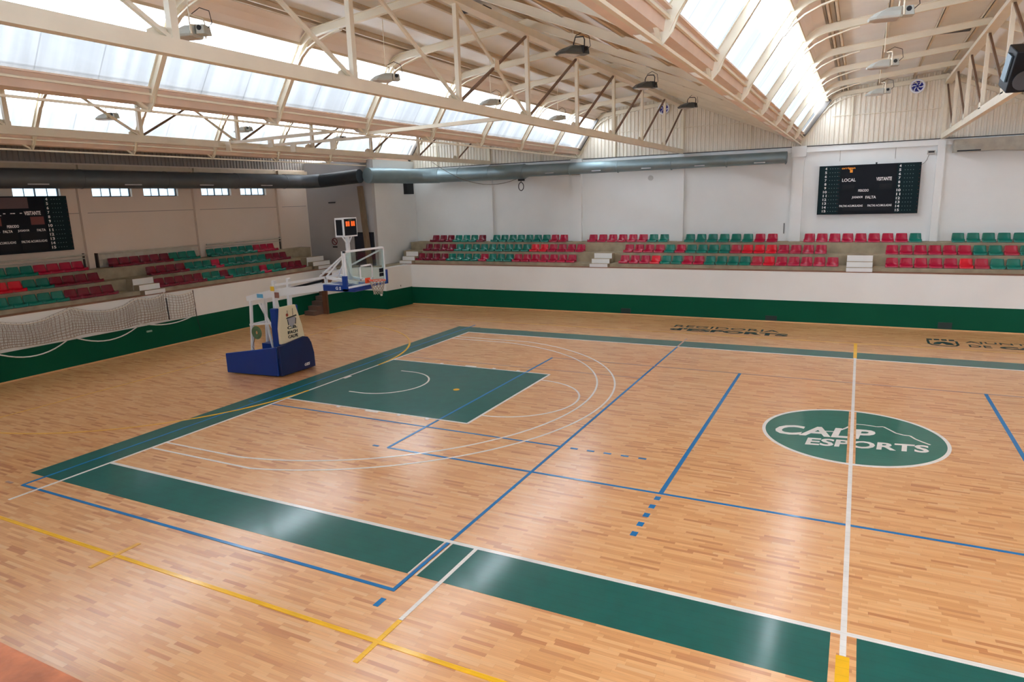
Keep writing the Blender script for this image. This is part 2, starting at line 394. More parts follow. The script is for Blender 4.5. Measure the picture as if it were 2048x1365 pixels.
for nm, a in (('white_line', (0, -0.038, 28, 0.038)), ('white_line', (-0.03, -1.97, 0.03, 15.03)), ('white_line', (0, 14.97, 28, 15.03)),
              ('white_line', (13.965, -0.45, 14.035, 15.15)), ('white_line', (27.97, 0, 28.03, 15)),
              ('white_line', (0, 5.025, 5.8, 5.075)), ('white_line', (0, 9.925, 5.8, 9.975)), ('white_line', (5.77, 5.05, 5.83, 9.95)),
              ('white_line', (22.17, 5.05, 22.23, 9.95)), ('white_line', (22.2, 5.025, 28, 5.075)), ('white_line', (22.2, 9.925, 28, 9.975)),
              ('white_line', (8.92, -1.98, 8.98, 0))):
    rect(nm, PWHITE, *a, lev=3)
for cx, a0, a1, hx in ((1.575, -90, 90, 1), (26.425, 90, 270, -1)):
    arc('no_charge_arc', PWHITE, cx, 7.5, 1.25, a0, a1, lev=3)
    rect('white_line', PWHITE, cx, 6.225, cx-hx*0.38, 6.275, lev=3); rect('white_line', PWHITE, cx, 8.725, cx-hx*0.38, 8.775, lev=3)
    for R, yl in ((6.75, 0.92), (6.25, 1.29)):
        th = math.degrees(math.acos((7.5-yl)/R)); off = R*math.sin(math.radians(th))
        arc('three_point_arc', PWHITE, cx, 7.5, R-0.025, (-90+th) if hx > 0 else (90+th), (90-th) if hx > 0 else (270-th), lev=3, n=110)
        rect('white_line', PWHITE, 0 if hx > 0 else 28, yl-0.0, cx+hx*off, yl+0.05, lev=3)
        rect('white_line', PWHITE, 0 if hx > 0 else 28, 15-yl-0.05, cx+hx*off, 15-yl, lev=3)
    arc('free_throw_arc', PWHITE, cx+hx*4.225, 7.5, 1.775, a0, a1, lev=3)
for x in (1.9, 3.0, 3.85, 4.7):
    ww = 0.2 if x == 3.0 else 0.05
    rect('lane_mark', PWHITE, x-ww, 4.93, x+ww, 5.02, lev=3); rect('lane_mark', PWHITE, x-ww, 9.98, x+ww, 10.07, lev=3)
rect('white_dot', PWHITE, 0.0, 7.35, 0.12, 7.65, lev=4)
# wood-coloured margins beside lines that cross the green
rect('bare_wood_margin', FLOOR, 13.86, -1.04, 14.14, 0, lev=2)
rect('white_line', PWHITE, 8.385, -1.03, 8.405, 0, lev=3); rect('white_line', PWHITE, 8.515, -1.03, 8.535, 0, lev=3)
# blue volleyball courts
rect('blue_line', PBLUE, 8.425, -1.45, 8.485, 15.0, lev=2); rect('blue_line', PBLUE, 8.425, -1.45, 8.485, -0.05, lev=3.4)
rect('blue_line', PBLUE2, 8.425, 15.0, 8.485, 16.45, lev=2)
rect('blue_line', PBLUE, -0.53, -1.49, 8.485, -1.43, lev=2.6)
rect('blue_line', PBLUE, -0.55, -1.45, -0.49, 16.45, lev=2.6)
rect('blue_line', PBLUE, 0.03, 4.46, 8.45, 4.51, lev=2)
rect('blue_line', PBLUE2, 0.03, 10.46, 8.45, 10.51, lev=2)
rect('blue_line', PBLUE, 4.97, 3.0, 5.03, 12.0, lev=2.6)
rect('blue_line', PBLUE, 5.0, 2.97, 23.0, 3.03, lev=2)
rect('blue_line', PBLUE2, 5.0, 11.97, 23.0, 12.03, lev=2)
rect('blue_line', PBLUE, 22.97, 3.0, 23.03, 12.0, lev=2.6)
rect('blue_line', PBLUE, 10.96, 3.0, 11.04, 12.0, lev=2.6)
rect('blue_line', PBLUE, 16.96, 3.0, 17.04, 12.0, lev=2.6)
for k in range(5):
    rect('blue_dash', PBLUE, 10.95, 2.72-k*0.35, 11.05, 2.86-k*0.35, lev=2)
    rect('blue_dash', PBLUE, 16.95, 2.72-k*0.35, 17.05, 2.86-k*0.35, lev=2)
    rect('blue_dash', PBLUE, 8.68+k*0.37, 4.45, 8.84+k*0.37, 4.51, lev=2)
rect('blue_dash', PBLUE, 8.42, -1.87, 8.5, -1.68, lev=2)
rect('blue_dash', PBLUE2, -1.02, -1.52, -0.82, -1.46, lev=2)
rect('blue_dash', PBLUE, 4.6, 2.97, 4.75, 3.03, lev=2)
for y in (4.48, 10.48): rect('blue_dash', PBLUE, -0.83, y-0.03, -0.66, y+0.03, lev=2)
# yellow handball court
rect('yellow_line', PYEL, -6, -2.49, XE+5, -2.42, lev=2)
rect('yellow_line', PYEL2, -6.03, -2.45, -5.98, 17.45, lev=2)
rect('yellow_line', PYEL2, -6, 17.42, XE+5, 17.48, lev=1)
rect('yellow_line', PYEL, 8.915, -2.87, 8.985, -1.99, lev=2)
rect('yellow_line', PYEL2, 3.85, -2.85, 3.93, -2.05, lev=2)
rect('yellow_line', PYEL, 13.93, -2.9, 14.07, -0.46, lev=3.4)
rect('yellow_line', PYEL, 13.95, 15.12, 14.05, 17.4, lev=3.4)
def yarc(a0, a1, mt, cy): arc('goal_area_line', mt, -6, cy, 6.0, a0, a1, wd=0.07, lev=3.6, n=40)
yarc(-90, -33, PYEL2, 6.0); yarc(-33, -1, PYEL, 6.0); yarc(1, 35, PYEL, 9.0); yarc(35, 90, PYEL2, 9.0)
arc('penalty_dot', PYEL, 4.0, 7.5, 0.045, 0, 360, wd=0.09, lev=3, n=24)
# centre circle emblem
def disc(name, mt, cx, cy, r, lev):
    n = 72; ztop = zt(lev); vs = [(cx+r*math.cos(2*math.pi*i/n), cy+r*math.sin(2*math.pi*i/n), z) for z in (0.0002, ztop) for i in range(n)]
    fs = [tuple(range(n, 2*n))]+[(i, (i+1) % n, n+(i+1) % n, n+i) for i in range(n)]
    return MB().add(vs, fs).build(name, mt, floor)
disc('centre_emblem', PGREEN2, 14, 7.5, 1.77, 1)
arc('centre_circle_line', PWHITE, 14, 7.5, 1.785, 0, 360, wd=0.07, lev=3, n=96)
rect('bare_wood_margin', FLOOR, 13.92, 5.75, 14.08, 9.25, lev=1.6)
ca = math.radians(9.8); UX = (math.cos(ca), math.sin(ca), 0); UY = (-math.sin(ca), math.cos(ca), 0)
def ftext(s, o, ux, uy, width, height, bold=0.03, shear=0.0, mt=PWHITE, lev=2.2, nm='floor_lettering'):
    return text(nm, s, mt, floor, (o[0], o[1], ZS*lev/2), ux, uy, 1.0, width, bold, shear, ZS*lev, height=height)
ftext('CALP', (12.52, 7.0), UX, UY, 2.05, 0.66, 0.028, 0.3, lev=2.4)
ftext('ESPORTS', (13.13, 6.53), UX, UY, 2.38, 0.45, 0.03, 0.25, lev=2.4)
mt_ = [(13.45, 7.55), (13.67, 7.6), (13.80, 7.80), (13.89, 7.96), (13.98, 8.19), (14.06, 8.3), (14.23, 8.32), (14.49, 8.28), (14.62, 8.33), (14.72, 8.18), (14.85, 7.97), (14.99, 7.89), (15.11, 7.89), (15.2, 7.71), (15.31, 7.58), (15.45, 7.44)]
mb = MB()
for a, b in zip(mt_, mt_[1:]): mb.beam((a[0], a[1], 0.0026), (b[0], b[1], 0.0026), 0.045, 0.005)
mb.build('mountain_outline', PWHITE, floor)
ftext('REGIDORIA', (7.45, 18.62), (1, 0, 0), (0, 1, 0), 3.95, 0.42, 0.0, 0.0, PDARK)
ftext("d'ESPORTS", (7.42, 17.93), (1, 0, 0), (0, 1, 0), 4.35, 0.5, 0.04, 0.0, PDARK)
ftext('AJUNTAMENT', (17.32, 18.6), (1, 0, 0), (0, 1, 0), 3.6, 0.38, 0.0, 0.0, PDARK)
ftext('DE', (17.36, 18.0), (1, 0, 0), (0, 1, 0), 0.62, 0.38, 0.0, 0.0, PDARK)
ftext('CALP', (18.2, 18.0), (1, 0, 0), (0, 1, 0), 1.7, 0.38, 0.05, 0.0, PDARK)
# municipal crest: rounded shield with battlements and the rock inside
mb = MB()
sh = [(16.22, 18.82), (16.22, 18.22), (16.3, 18.02), (16.5, 17.93), (16.8, 17.93), (16.98, 18.02), (17.06, 18.22), (17.06, 18.82)]
for a, b in zip(sh, sh[1:]): mb.beam((a[0], a[1], 0.0025), (b[0], b[1], 0.0025), 0.075, 0.005)
for x in (16.2, 16.42, 16.64, 16.86): mb.box((x, 18.86, 0.0002), (x+0.16, 19.08, 0.005))
mb.prism([(16.34, 18.15, .0002), (16.52, 18.15, .0002), (16.62, 18.42, .0002), (16.72, 18.15, .0002), (16.95, 18.15, .0002), (16.9, 18.45, .0002), (16.72, 18.66, .0002), (16.5, 18.6, .0002), (16.38, 18.4, .0002)], (0, 0, .0048))
mb.build('crest', PDARK, floor)

# --- perimeter parapets of the stands
def parapet(name, x0, y0, x1, y1, face, label=None):
    """white parapet with a green dado band; face = axis/sign of the court side"""
    p = struct(MB().box((x0, y0, 0), (x1, y1, ZW)).build(name, WHITEW))
    t = 0.006; g = MB(); b = MB()
    if face == '-y': g.box((x0, y0-t, 0), (x1, y0, 0.90)); b.box((x0, y0-t-0.012, 0), (x1, y0, 0.045))
    if face == '+y': g.box((x0, y1, 0), (x1, y1+t, 0.90)); b.box((x0, y1, 0), (x1, y1+t+0.012, 0.045))
    if face == '+x': g.box((x1, y0, 0), (x1+t, y1, 0.96)); b.box((x1, y0, 0), (x1+t+0.012, y1, 0.045))
    g.build('green_dado', GREEN, p); b.build('skirting', mat('pale_wood_skirting', (214, 170, 120), 0.5), p)
    return p
pf = parapet('wall_far_parapet', -6.8, PF, XR, PF+0.25, '-y')
plf = parapet('wall_left_parapet', PL-0.25, -5.9, PL, 18.9, '+x')
parapet('wall_near_parapet', XL, PN-0.25, XR, PN, '+y')
# corner pieces round the stair
p = struct(MB().prism([(-9.0, 16.9, 0), (-8.72, 18.93, 0), (-8.97, 18.93+.2, 0), (-9.25, 16.9, 0)], (0, 0, ZW)).build('wall_corner', WHITEW))
MB().prism([(-8.995, 16.895, 0), (-8.71, 18.925, 0), (-8.73, 18.93, 0), (-9.01, 16.9, 0)], (0, 0, 0.95)).build('green_dado', GREEN, p)
MB().box((-9.26, 16.80, 0), (-8.985, 16.9, 1.35)).build('brown_end_face', BROWN, p)
MB().prism([(-9.26, 16.85, 1.35), (-9.26, 16.85, ZW-.08), (-9.26, 17.7, ZW-.08), (-9.26, 16.95, 1.35)], (0.31, 0, 0)).build('brown_corbel', BROWN, p)
p = struct(MB().box((-8.97, 18.93, 0), (-7.0, 19.18, ZW)).build('wall_corner_front', WHITEW))
MB().box((-8.73, 18.922, 0), (-7.0, 18.93, 0.92)).build('green_dado', GREEN, p)
p = struct(MB().prism([(-7.0, 18.93, 0), (-6.8, 20.85, 0), (-6.8, 21.1, 0), (-7.25, 21.1, 0), (-7.25, 19.1, 0)], (0, 0, ZW)).build('wall_corner_return', WHITEW))
MB().prism([(-6.992, 18.93, 0), (-6.792, 20.85, 0), (-6.81, 20.85, 0), (-7.01, 18.93, 0)], (0, 0, 0.92)).build('green_dado', GREEN, p)

# --- terraces (concrete steps behind the parapets), one solid per stand
def stand(where, walk, tiers):
    o = tag(MB().box(*walk).build('stand_walkway', EDGE), 'narrow brown walkway strip at the foot of the %s' % where, 'walkway')
    for i, t_ in enumerate(tiers): tag(MB().box(*t_).build('seating_tier', CONC), '%s concrete tier of the %s' % (['lowest', 'middle', 'top'][i], where), 'concrete tier', 'concrete seating tiers')
    return o
stand('far stand under the scoreboard wall', ((-7.2, PF+.255, 0), (XR, PF+.45, ZW+.012)),
      [((-7.0, PF+.455, 0), (XR-.01, PF+1.2, Z1)), ((-8.1, PF+1.205, 0), (XR-.01, PF+1.95, Z2)), ((-8.1, PF+1.955, 0), (XR-.01, YF-.005, Z3))])
stand('left stand behind the hanging net', ((PL-.45, -5.9, 0), (PL-.255, 19.1, ZW+.012)),
      [((PL-1.2, -5.85, 0), (PL-.455, 17.5, Z1)), ((PL-1.95, -5.85, 0), (PL-1.205, 18.0, Z2)), ((XL+.005, -5.85, 0), (PL-1.955, 19.1, Z3))])
tn = stand('near stand, in the bottom left foreground', ((XL+.01, PN-.45, 0), (XR-.01, PN-.255, ZW+.012)),
      [((XL+.01, PN-1.2, 0), (XR-.01, PN-.455, Z1)), ((XL+.01, PN-1.95, 0), (XR-.01, PN-1.205, Z2)), ((XL+.01, YN+.005, 0), (XR-.01, PN-1.955, Z3))])
MB().box((XL+.01, PN-.44, ZW+.012), (XR-.01, PN+.006, ZW+.02)).build('ledge', mat('terracotta_ledge', (198, 116, 74), 0.6, noise=.35, nscale=5, bump=.4, bscale=12), tn)
for a, b, c, d_ in ((-7.2, PF-.01, XR, PF+.25),): MB().box((a, b, ZW), (c, d_, ZW+.014)).build('parapet_cap', EDGE, pf)
MB().box((PL-.25, -5.9, ZW), (PL+.01, 18.9, ZW+.014)).build('parapet_cap', EDGE, plf)
# corner walkway slab
cw = MB().box((-12.69, 19.11, 1.85), (-8.35, 19.9, 2.06)).box((-9.94, 18.75, 1.85), (-9.3, 19.11, 2.06)).box((-11.14, 18.01, 1.85), (-10.42, 19.1, 2.06)).box((-8.95, 19.2, 1.85), (-7.26, 19.9, 2.06)).box((-8.28, 19.9, 1.85), (-7.26, 22.0, 2.06))
tag(cw.build('landing', CONC), 'concrete corner landing at the top of the stair between the two stands', 'landing')
st = MB()
for k in range(9): st.box((-9.93, 16.2+.28*k, 0.0 if k == 0 else .2*k), (-9.3, 18.72, 0.2067*(k+1)))
tag(st.build('staircase', mat('grey_brown_stair', (112, 90, 80), 0.7)), 'dark concrete staircase climbing behind the corner parapet to the landing', 'stairs')

# --- walls
def wall(name, a, b, m_=WHITEW): return struct(MB().box(a, b).build(name, m_))
wf = wall('wall_far', (-8.3, YF, 0), (XR, YF+.25, 7.05))
ADDED_WIN = [(-10.5+5.0*i, -7.1+5.0*i) for i in range(4, 10)]  # window band added behind the camera, unseen, to brighten the far wall
wn = MB().box((XL, YN-.25, 0), (XR, YN, 5.35)).box((XL, YN-.25, 6.75), (XR, YN, 7.05))
ed = [XL]+[v for ab in ADDED_WIN for v in ab]+[XR]
for i in range(0, len(ed), 2): wn.box((ed[i], YN-.25, 5.35), (ed[i+1], YN, 6.75))
struct(wn.build('wall_near', WHITEW))
for i, (a, b) in enumerate(ADDED_WIN):  # panes and frames of the added, unseen windows
    wd = struct(MB().box((a, YN-.16, 5.35), (b, YN-.15, 6.75)).build('window_%d' % (20+i), ADDED_GLASS))
    fr = MB(); t = .04
    for xx in (a, (a+b)/2-t/2, b-t): fr.box((xx, YN-.19, 5.35), (xx+t, YN-.12, 6.75))
    fr.box((a, YN-.19, 5.35), (b, YN-.12, 5.35+t)).box((a, YN-.19, 6.75-t), (b, YN-.12, 6.75))
    fr.build('window_frame', mat('dark_window_frame', (60, 66, 76), 0.4), wd)
wall('wall_right', (XR, YN, 0), (XR+.25, YF, 9.6))
wl = MB()
WIN = [(0.35, 2.0), (2.9, 4.5), (5.62, 7.24), (8.43, 10.07), (10.58, 12.2), (13.4, 15.05), (15.6, 17.2)]
ws0, ws1 = 5.79, 6.16
wl.box((XL-.25, YN, 0), (XL, 20.0, ws0)); wl.box((XL-.25, YN, ws1), (XL, 20.0, 7.05))
ed = [YN]+[v for ab in WIN for v in ab]+[20.0]
for i in range(0, len(ed), 2): wl.box((XL-.25, ed[i], ws0), (XL, ed[i+1], ws1))
WL = struct(wl.build('wall_left', WARMW))
# corner walls
wg = struct(MB().box((XL, 20.0, 0), (-8.3, 20.2, 7.4)).build('wall_corner_grey', GREYW))
ws = struct(MB().box((-8.5, 20.2, 0), (-8.3, YF, 7.4)).build('wall_corner_side', WHITEW))
# dark doorway in the grey wall
d = struct(MB().box((-9.55, 19.93, 2.07), (-8.42, 19.995, 3.72)).build('door_1', mat('very_dark_blue_door', (26, 32, 46), 0.6)))
MB().box((-9.6, 19.915, 2.07), (-9.55, 19.995, 3.78)).box((-8.42, 19.915, 2.07), (-8.37, 19.995, 3.78)).box((-9.6, 19.915, 3.72), (-8.37, 19.995, 3.78)).build('door_frame', DARK, d)
# windows of the left wall
for i, (a, b) in enumerate(WIN):
    wd = struct(MB().box((XL-.17, a, ws0), (XL-.16, b, ws1)).build('window_%d' % (i+1), TGLASS))
    fr = MB(); t = 0.035
    for yy in (a, b-t, (a+b)/2-t/2): fr.box((XL-.19, yy, ws0), (XL-.13, yy+t, ws1))
    for yy in (a+(b-a)*.27, a+(b-a)*.76): fr.box((XL-.18, yy, ws0), (XL-.14, yy+.015, ws1))
    fr.box((XL-.19, a, ws0), (XL-.13, b, ws0+t)); fr.box((XL-.19, a, ws1-t), (XL-.13, b, ws1))
    fr.build('window_frame', mat('dark_window_frame', (60, 66, 76), 0.4), wd)
# pilasters and columns of the far wall
def col(name, m_, a, b, lab=None): return struct(MB().box(a, b).build(name, m_), lab)
n = 0
for xv in (-3.5, 6.45, 16.5):
    n += 1; col('trim_%d' % n, WHITEW, (xv-.13, YF-.16, Z3), (xv+.13, YF, 7.0))
for xv in (1.4, 11.4, 21.4):
    n += 1; c = col('trim_%d' % n, WHITEW, (xv-.24, YF-.22, Z3), (xv+.2, YF, 6.7))
    MB().box((xv-.3, YF-.3, 6.6), (xv+.27, YF, 7.03)).build('capital', WHITEW, c)
for yv in (7.93, 12.98, 17.9, 2.9):
    n += 1; col('trim_%d' % n, WARMW, (XL, yv-.12, Z3), (XL+.14, yv+.12, 7.0))
# ring beam and dark ledge on the far wall
n += 1; rb = col('trim_%d' % n, WHITEW, (-8.3, YF-.12, 6.78), (XR, YF, 7.0))
MB().box((-8.3, YF-.15, 7.0), (XR, YF, 7.03)).build('dark_ledge', DARK, rb)
n += 1; col('trim_%d' % n, STEELD, (XL, YN, 6.82), (XL+.18, 20.0, 6.98))
# faint board joint lines of the left wall
n += 1; col('trim_%d' % n, mat('thin_grey_joint', (140, 130, 124), .7), (XL, YN, 5.18), (XL+.006, 19.9, 5.2))

# --- corrugated gable sheets above the far wall
def corrugated(name, x0, x1, y, sgn, m_):
    vs, fs = [], []; x = x0; i = 0; pitch = 0.18; pts = []
    while x < x1:
        for dx, dy in ((0, 0), (0.07, 0), (0.09, .035), (0.16, .035)):
            if x+dx < x1: pts.append((x+dx, y-sgn*dy))
        x += pitch
    pts.append((x1, y))
    for a, b in pts:
        vs += [(a, b, 7.0), (a, b, roofz(a)+0.03)]
    for k in range(len(pts)-1): fs.append((2*k, 2*k+2, 2*k+3, 2*k+1))
    return MB().add(vs, fs).build(name, m_)
g = struct(corrugated('wall_far_gable', -12.7, XR, YF-.02, 1, CORR))
rl = MB()
for xv in VAL[:4]: rl.tube([(xv+1.15, YF-.1, 8.15), (xv+8.6, YF-.1, 8.15)], .014, 6)
rl.build('sheeting_rail', STEEL, g)
po = MB()
for xv in (-3.5, 6.45, 16.5, 26.5):
    po.box((xv-.06, YF-.14, 7.05), (xv+.06, YF-.06, 9.2))
for xv in VAL[:4]:
    for dx in (1.9, 8.0): po.box((xv+dx-.02, YF-.12, 7.05), (xv+dx+.02, YF-.06, roofz(xv+dx)-.1))
po.build('gable_post', STEEL, g)
g2 = struct(corrugated('wall_near_gable', -12.7, XR, YN+.02, -1, CORR))
# corrugated strip over the left wall
vs, fs = [], []; y = YN; pts = []
while y < 23.8:
    for dy, dx in ((0, 0), (.07, 0), (.09, .035), (.16, .035)): pts.append((XL-.05+dx, y+dy))
    y += .18
for a, b in pts: vs += [(a, b, 7.0), (a, b, 9.25)]
for k in range(len(pts)-1): fs.append((2*k, 2*k+2, 2*k+3, 2*k+1))
struct(MB().add(vs, fs).build('wall_left_gable', mat('grey_corrugated_sheet', (150, 142, 134), .55)))

# ================================================================== ROOF
NAMES = ['left', 'middle', 'right', 'fourth', 'fifth']
RP = [(0.88, 8.80), (0.95, 8.98), (1.1, 9.12), (1.35, 9.2), (5.05, 9.55), (9.62, 7.62)]
def sheet(P, y0, y1, th=.05):
    P = [Vector((a, 0, b)) for a, b in P]; top = []
    for i, p in enumerate(P):
        d = (P[min(i+1, len(P)-1)]-P[max(i-1, 0)]).normalized(); top.append(p+Vector((-d.z, 0, d.x))*th)
    n_ = len(P); v = []
    for yy in (y0, y1): v += [(p.x, yy, p.z) for p in P]+[(p.x, yy, p.z) for p in top]
    fs = []
    for i in range(n_-1):
        fs += [(i, 2*n_+i, 2*n_+i+1, i+1), (n_+i, n_+i+1, 3*n_+i+1, 3*n_+i), (i, i+1, n_+i+1, n_+i), (2*n_+i+1, 2*n_+i, 3*n_+i, 3*n_+i+1)]
    fs += [(0, n_, 3*n_, 2*n_), (n_-1, 3*n_-1, 4*n_-1, 2*n_-1)]
    return MB().add(v, fs)
PUR = [(1.5, 9.214), (1.68, 9.23), (2.75, 9.332), (3.95, 9.446), (4.95, 9.54), (6.2, 9.06), (7.35, 8.575), (8.5, 8.09), (9.45, 7.69)]
for ti, xv in enumerate([-18.6]+VAL):
    P = [(xv+a, b) for a, b in RP]
    if ti == 0: P = [(XL-.05, roofz(XL)+.02), (xv+9.62, 7.62)]
    if xv+9.7 > XR: P = [p for p in P if p[0] < XR]+[(XR, roofz(XR-.001))]
    c = struct(sheet(P, YN-.1, YF+.1).build('ceiling' if ti == 0 else 'ceiling_%d' % ti, ROOF))
    for dx, z in PUR:
        x = xv+dx
        if x < XL+.2 or x > XR: continue
        if ti == 0 and dx < 6: continue
        up_ = .0
        MB().box((x-.03, YN, z-.12), (x-.015, YF-.05, z)).box((x-.03, YN, z-.12), (x+.04, YF-.05, z-.108)).box((x-.03, YN, z-.012), (x+.04, YF-.05, z)).build('purlin', STEELD, c)
    if ti == 0: continue
    # outer skin seen through the milky glazing of the next tooth
    Po = [(xv+a, b+.075) for a, b in RP]
    sheet(Po, YN-.1, YF+.1, .02).build('outer_sheeting', ROOFOUT, c)
    # knee fascia, its colour lightened to imitate the glow falling on it
    MB().sweep_xz([(xv+.97, 8.78), (xv+1.03, 8.95), (xv+1.16, 9.07), (xv+1.4, 9.14)], .03, 7.5, 16.2).build('knee_fascia', mat('pale_knee_fascia', (244, 234, 226), 0.4), c)
    MB().box((xv+.86, YN, 8.74), (xv+1.0, YF-.05, 8.80)).build('glazing_head_bar', STEELD, c)
    # valley gutter
    gp = [(xv-.42, 7.55), (xv-.36, 7.25), (xv+.06, 7.25), (xv+.1, 7.5), (xv+.17, 7.5), (xv+.17, 7.53), (xv-.42, 7.58)]
    MB().prism([(a, YN, b) for a, b in gp], (0, YF-YN-.05, 0)).build('valley_gutter', GUTTER, c)
    MB().box((xv+.11, YN, 7.38), (xv+.15, YF-.05, 7.42)).build('gutter_rib', STEEL, c)
    MB().beam((xv+.02, YN, 7.1), (xv+.02, YF-.2, 7.1), .06, .045).build('valley_tie', STEEL, c)
    # glazing
    a = Vector((xv+.03, 0, 7.53)); b = Vector((xv+.92, 0, 8.84))
    wv = struct(MB().add([(a.x, YN, a.z), (a.x, YF-.3, a.z), (b.x, YF-.3, b.z), (b.x, YN, b.z)], [(0, 1, 2, 3)]).build('window_roof_%d' % ti, GLAZ))
    MB().beam((xv+.05, YF-.18, 7.5), (xv+.98, YF-.18, 8.86), .3, .12, (0, 1, 0)).build('end_flashing', mat('dark_end_flashing', (96, 92, 88), .5), wv)
    # end closure of the far gable at the glazing

# rib frames: one steel frame per tooth and frame line
def rib_frame(xv, y, label, grp):
    o = thing('roof_frame', (xv, y, 7.05), label, 'roof frame', grp)
    lo = [(xv+.03, 7.10), (xv+.07, 7.28), (xv+.16, 7.46), (xv+.30, 7.67), (xv+.6, 8.12), (xv+.90, 8.57)]
    MB().sweep_xz(lo, [.05, .24, .2, .16, .14, .14], y, .014).sweep_xz([(a-.062, b+.042) for a, b in lo[2:]], .012, y, .05).sweep_xz([(a+.066, b-.044) for a, b in lo[1:]], .012, y, .05).build('glazing_rib', STEEL, o)
    hi = [(xv+.90, 8.57), (xv+1.0, 8.715), (xv+1.1, 8.82), (xv+1.23, 8.91), (xv+1.4, 8.97), (xv+1.62, 9.0), (xv+4.95, 9.31), (xv+5.08, 9.31), (xv+5.2, 9.27), (xv+9.2, 7.62), (xv+9.6, 7.42), (xv+9.85, 7.27), (xv+9.99, 7.12)]
    D_ = [.14, .15, .16, .17, .17, .16, .15, .16, .15, .15, .18, .24, .05]
    def offs(P, dd):
        r = []
        for i in range(len(P)):
            p0, p1 = P[max(i-1, 0)], P[min(i+1, len(P)-1)]; dx, dz = p1[0]-p0[0], p1[1]-p0[1]; L_ = math.hypot(dx, dz); r.append((P[i][0]-dz/L_*dd[i], P[i][1]+dx/L_*dd[i]))
        return r
    MB().sweep_xz(hi, D_, y, .012).sweep_xz(offs(hi, [q/2 for q in D_])[:-1], .012, y, .05).sweep_xz(offs(hi, [-q/2 for q in D_])[:-1], .012, y, .05).build('rafter', STEEL, o)
    cb = [(xv+.82, 8.28), (xv+1.0, 8.5), (xv+1.2, 8.65), (xv+1.5, 8.78), (xv+1.95, 8.9), (xv+2.15, 8.93)]
    MB().sweep_xz(cb, .03, y, .045).build('knee_bracket', STEEL, o)
    MB().beam((xv+.02, y-.5, 7.42), (xv+.02, y-.05, 7.14), .05, .05).build('foot_brace', STEEL, o)
    return o
SIDE = {0: 'left', 1: 'middle', 2: 'right'}
for ti, xv in enumerate(VAL):
    for k, y in enumerate(FR):
        yy = min(max(y, YN+.1), YF-.12)
        if ti > 2: continue
        kk = len(FR)-k
        rib_frame(xv, yy, 'curved cream steel roof rib, %s from the far wall over the %s' % (ORD[kk], ['far left skylight', 'large middle skylight', 'steep right skylight', 'unseen fourth skylight', ''][ti]), 'roof ribs of the skylight bays')

# roof trusses
def truss(xt, label):
    o = thing('roof_truss', (xt, 7.5, 7.0), label, 'roof truss', 'lattice roof trusses')
    y0, y1 = YN+.1, YF-.1
    MB().beam((xt, y0, 7.1), (xt, y1, 7.1), .14, .19).build('bottom_chord', STEEL, o)
    MB().beam((xt, y0, 9.12), (xt, y1, 9.12), .13, .18).box((xt-.12, y0, 9.02), (xt+.12, y1, 9.035)).build('top_chord', STEEL, o)
    for k, y in enumerate(FR[1:-1]):
        MB().beam((xt, y, 7.15), (xt, y, 9.05), .1, .09, (1, 0, 0)).build('vertical', STEEL, o)
        MB().prism([(xt-.07, y-.3, 7.16), (xt-.07, y+.12, 7.16), (xt-.07, y+.12, 7.3), (xt-.07, y-.15, 7.34), (xt-.07, y-.3, 7.26)], (.012, 0, 0)).build('gusset', STEEL, o)
    for k in range(10):
        a, b = FR[k], FR[k+1]
        a = max(a, y0); b = min(b, y1)
        if b <= 7.6: pr = [((b, 7.17), (a, 9.03))]
        else: pr = [((a, 7.17), (b, 9.03))]
        if abs(b-7.5) < .1: pr.append(((a, 7.17), (b, 9.03)))
        for p, q in pr:
            MB().beam((xt, p[0], p[1]), (xt, q[0], q[1]), .05, .055, (1, 0, 0)).build('diagonal', STEEL if (b <= 7.6 and p[0] > q[0]) else RUSTY, o)
        if abs(b-7.5) < .1:
            MB().prism([(xt-.04, (a+b)/2-.12, 8.02), (xt-.04, (a+b)/2+.12, 8.02), (xt-.04, (a+b)/2+.09, 8.24), (xt-.04, (a+b)/2-.09, 8.24)], (.08, 0, 0)).build('gusset', STEEL, o)
    return o
truss(-3.5, 'slender cream lattice roof truss nearest the left wall')
truss(6.45, 'long cream lattice roof truss crossing the middle of the hall')
truss(16.5, 'cream lattice roof truss at the top right beside the black loudspeaker')

# cross ties between the trusses at mid span
tag(MB().beam((6.42, 7.45, 7.2), (1.45, 7.6, 7.14), .08, .09).build('cross_tie', STEEL, None), 'pale steel tie from the middle truss down to the valley line', 'steel tie')
ct = tag(MB().beam((1.35, 8.3, 7.12), (-3.5, 8.3, 7.12), .07, .08).build('cross_tie', STEEL, None), 'pale steel tie in front of the left skylight, nearer the far wall', 'steel tie')
for x in (-.4, -2.0): MB().box((x-.1, 8.24, 6.86), (x+.1, 8.3, 7.12)).build('hanger_plate', STEEL, ct)
ct = tag(MB().beam((1.35, 6.4, 7.12), (-4.0, 6.75, 7.1), .07, .08).build('cross_tie', STEEL, None), 'pale steel tie in front of the left skylight, nearer the camera', 'steel tie')
for x in (-1.2, -2.9): MB().box((x-.09, 6.55, 6.86), (x+.09, 6.6, 7.12)).build('hanger_plate', STEEL, ct)

# eave beam with stub brackets on the left wall
for k, y in enumerate((-2.1, 2.9, 7.93, 12.98, 17.9)):
    col('trim_%d' % (30+k), STEELD, (XL+.16, y-.07, 6.65), (XL+.3, y+.07, 6.98))

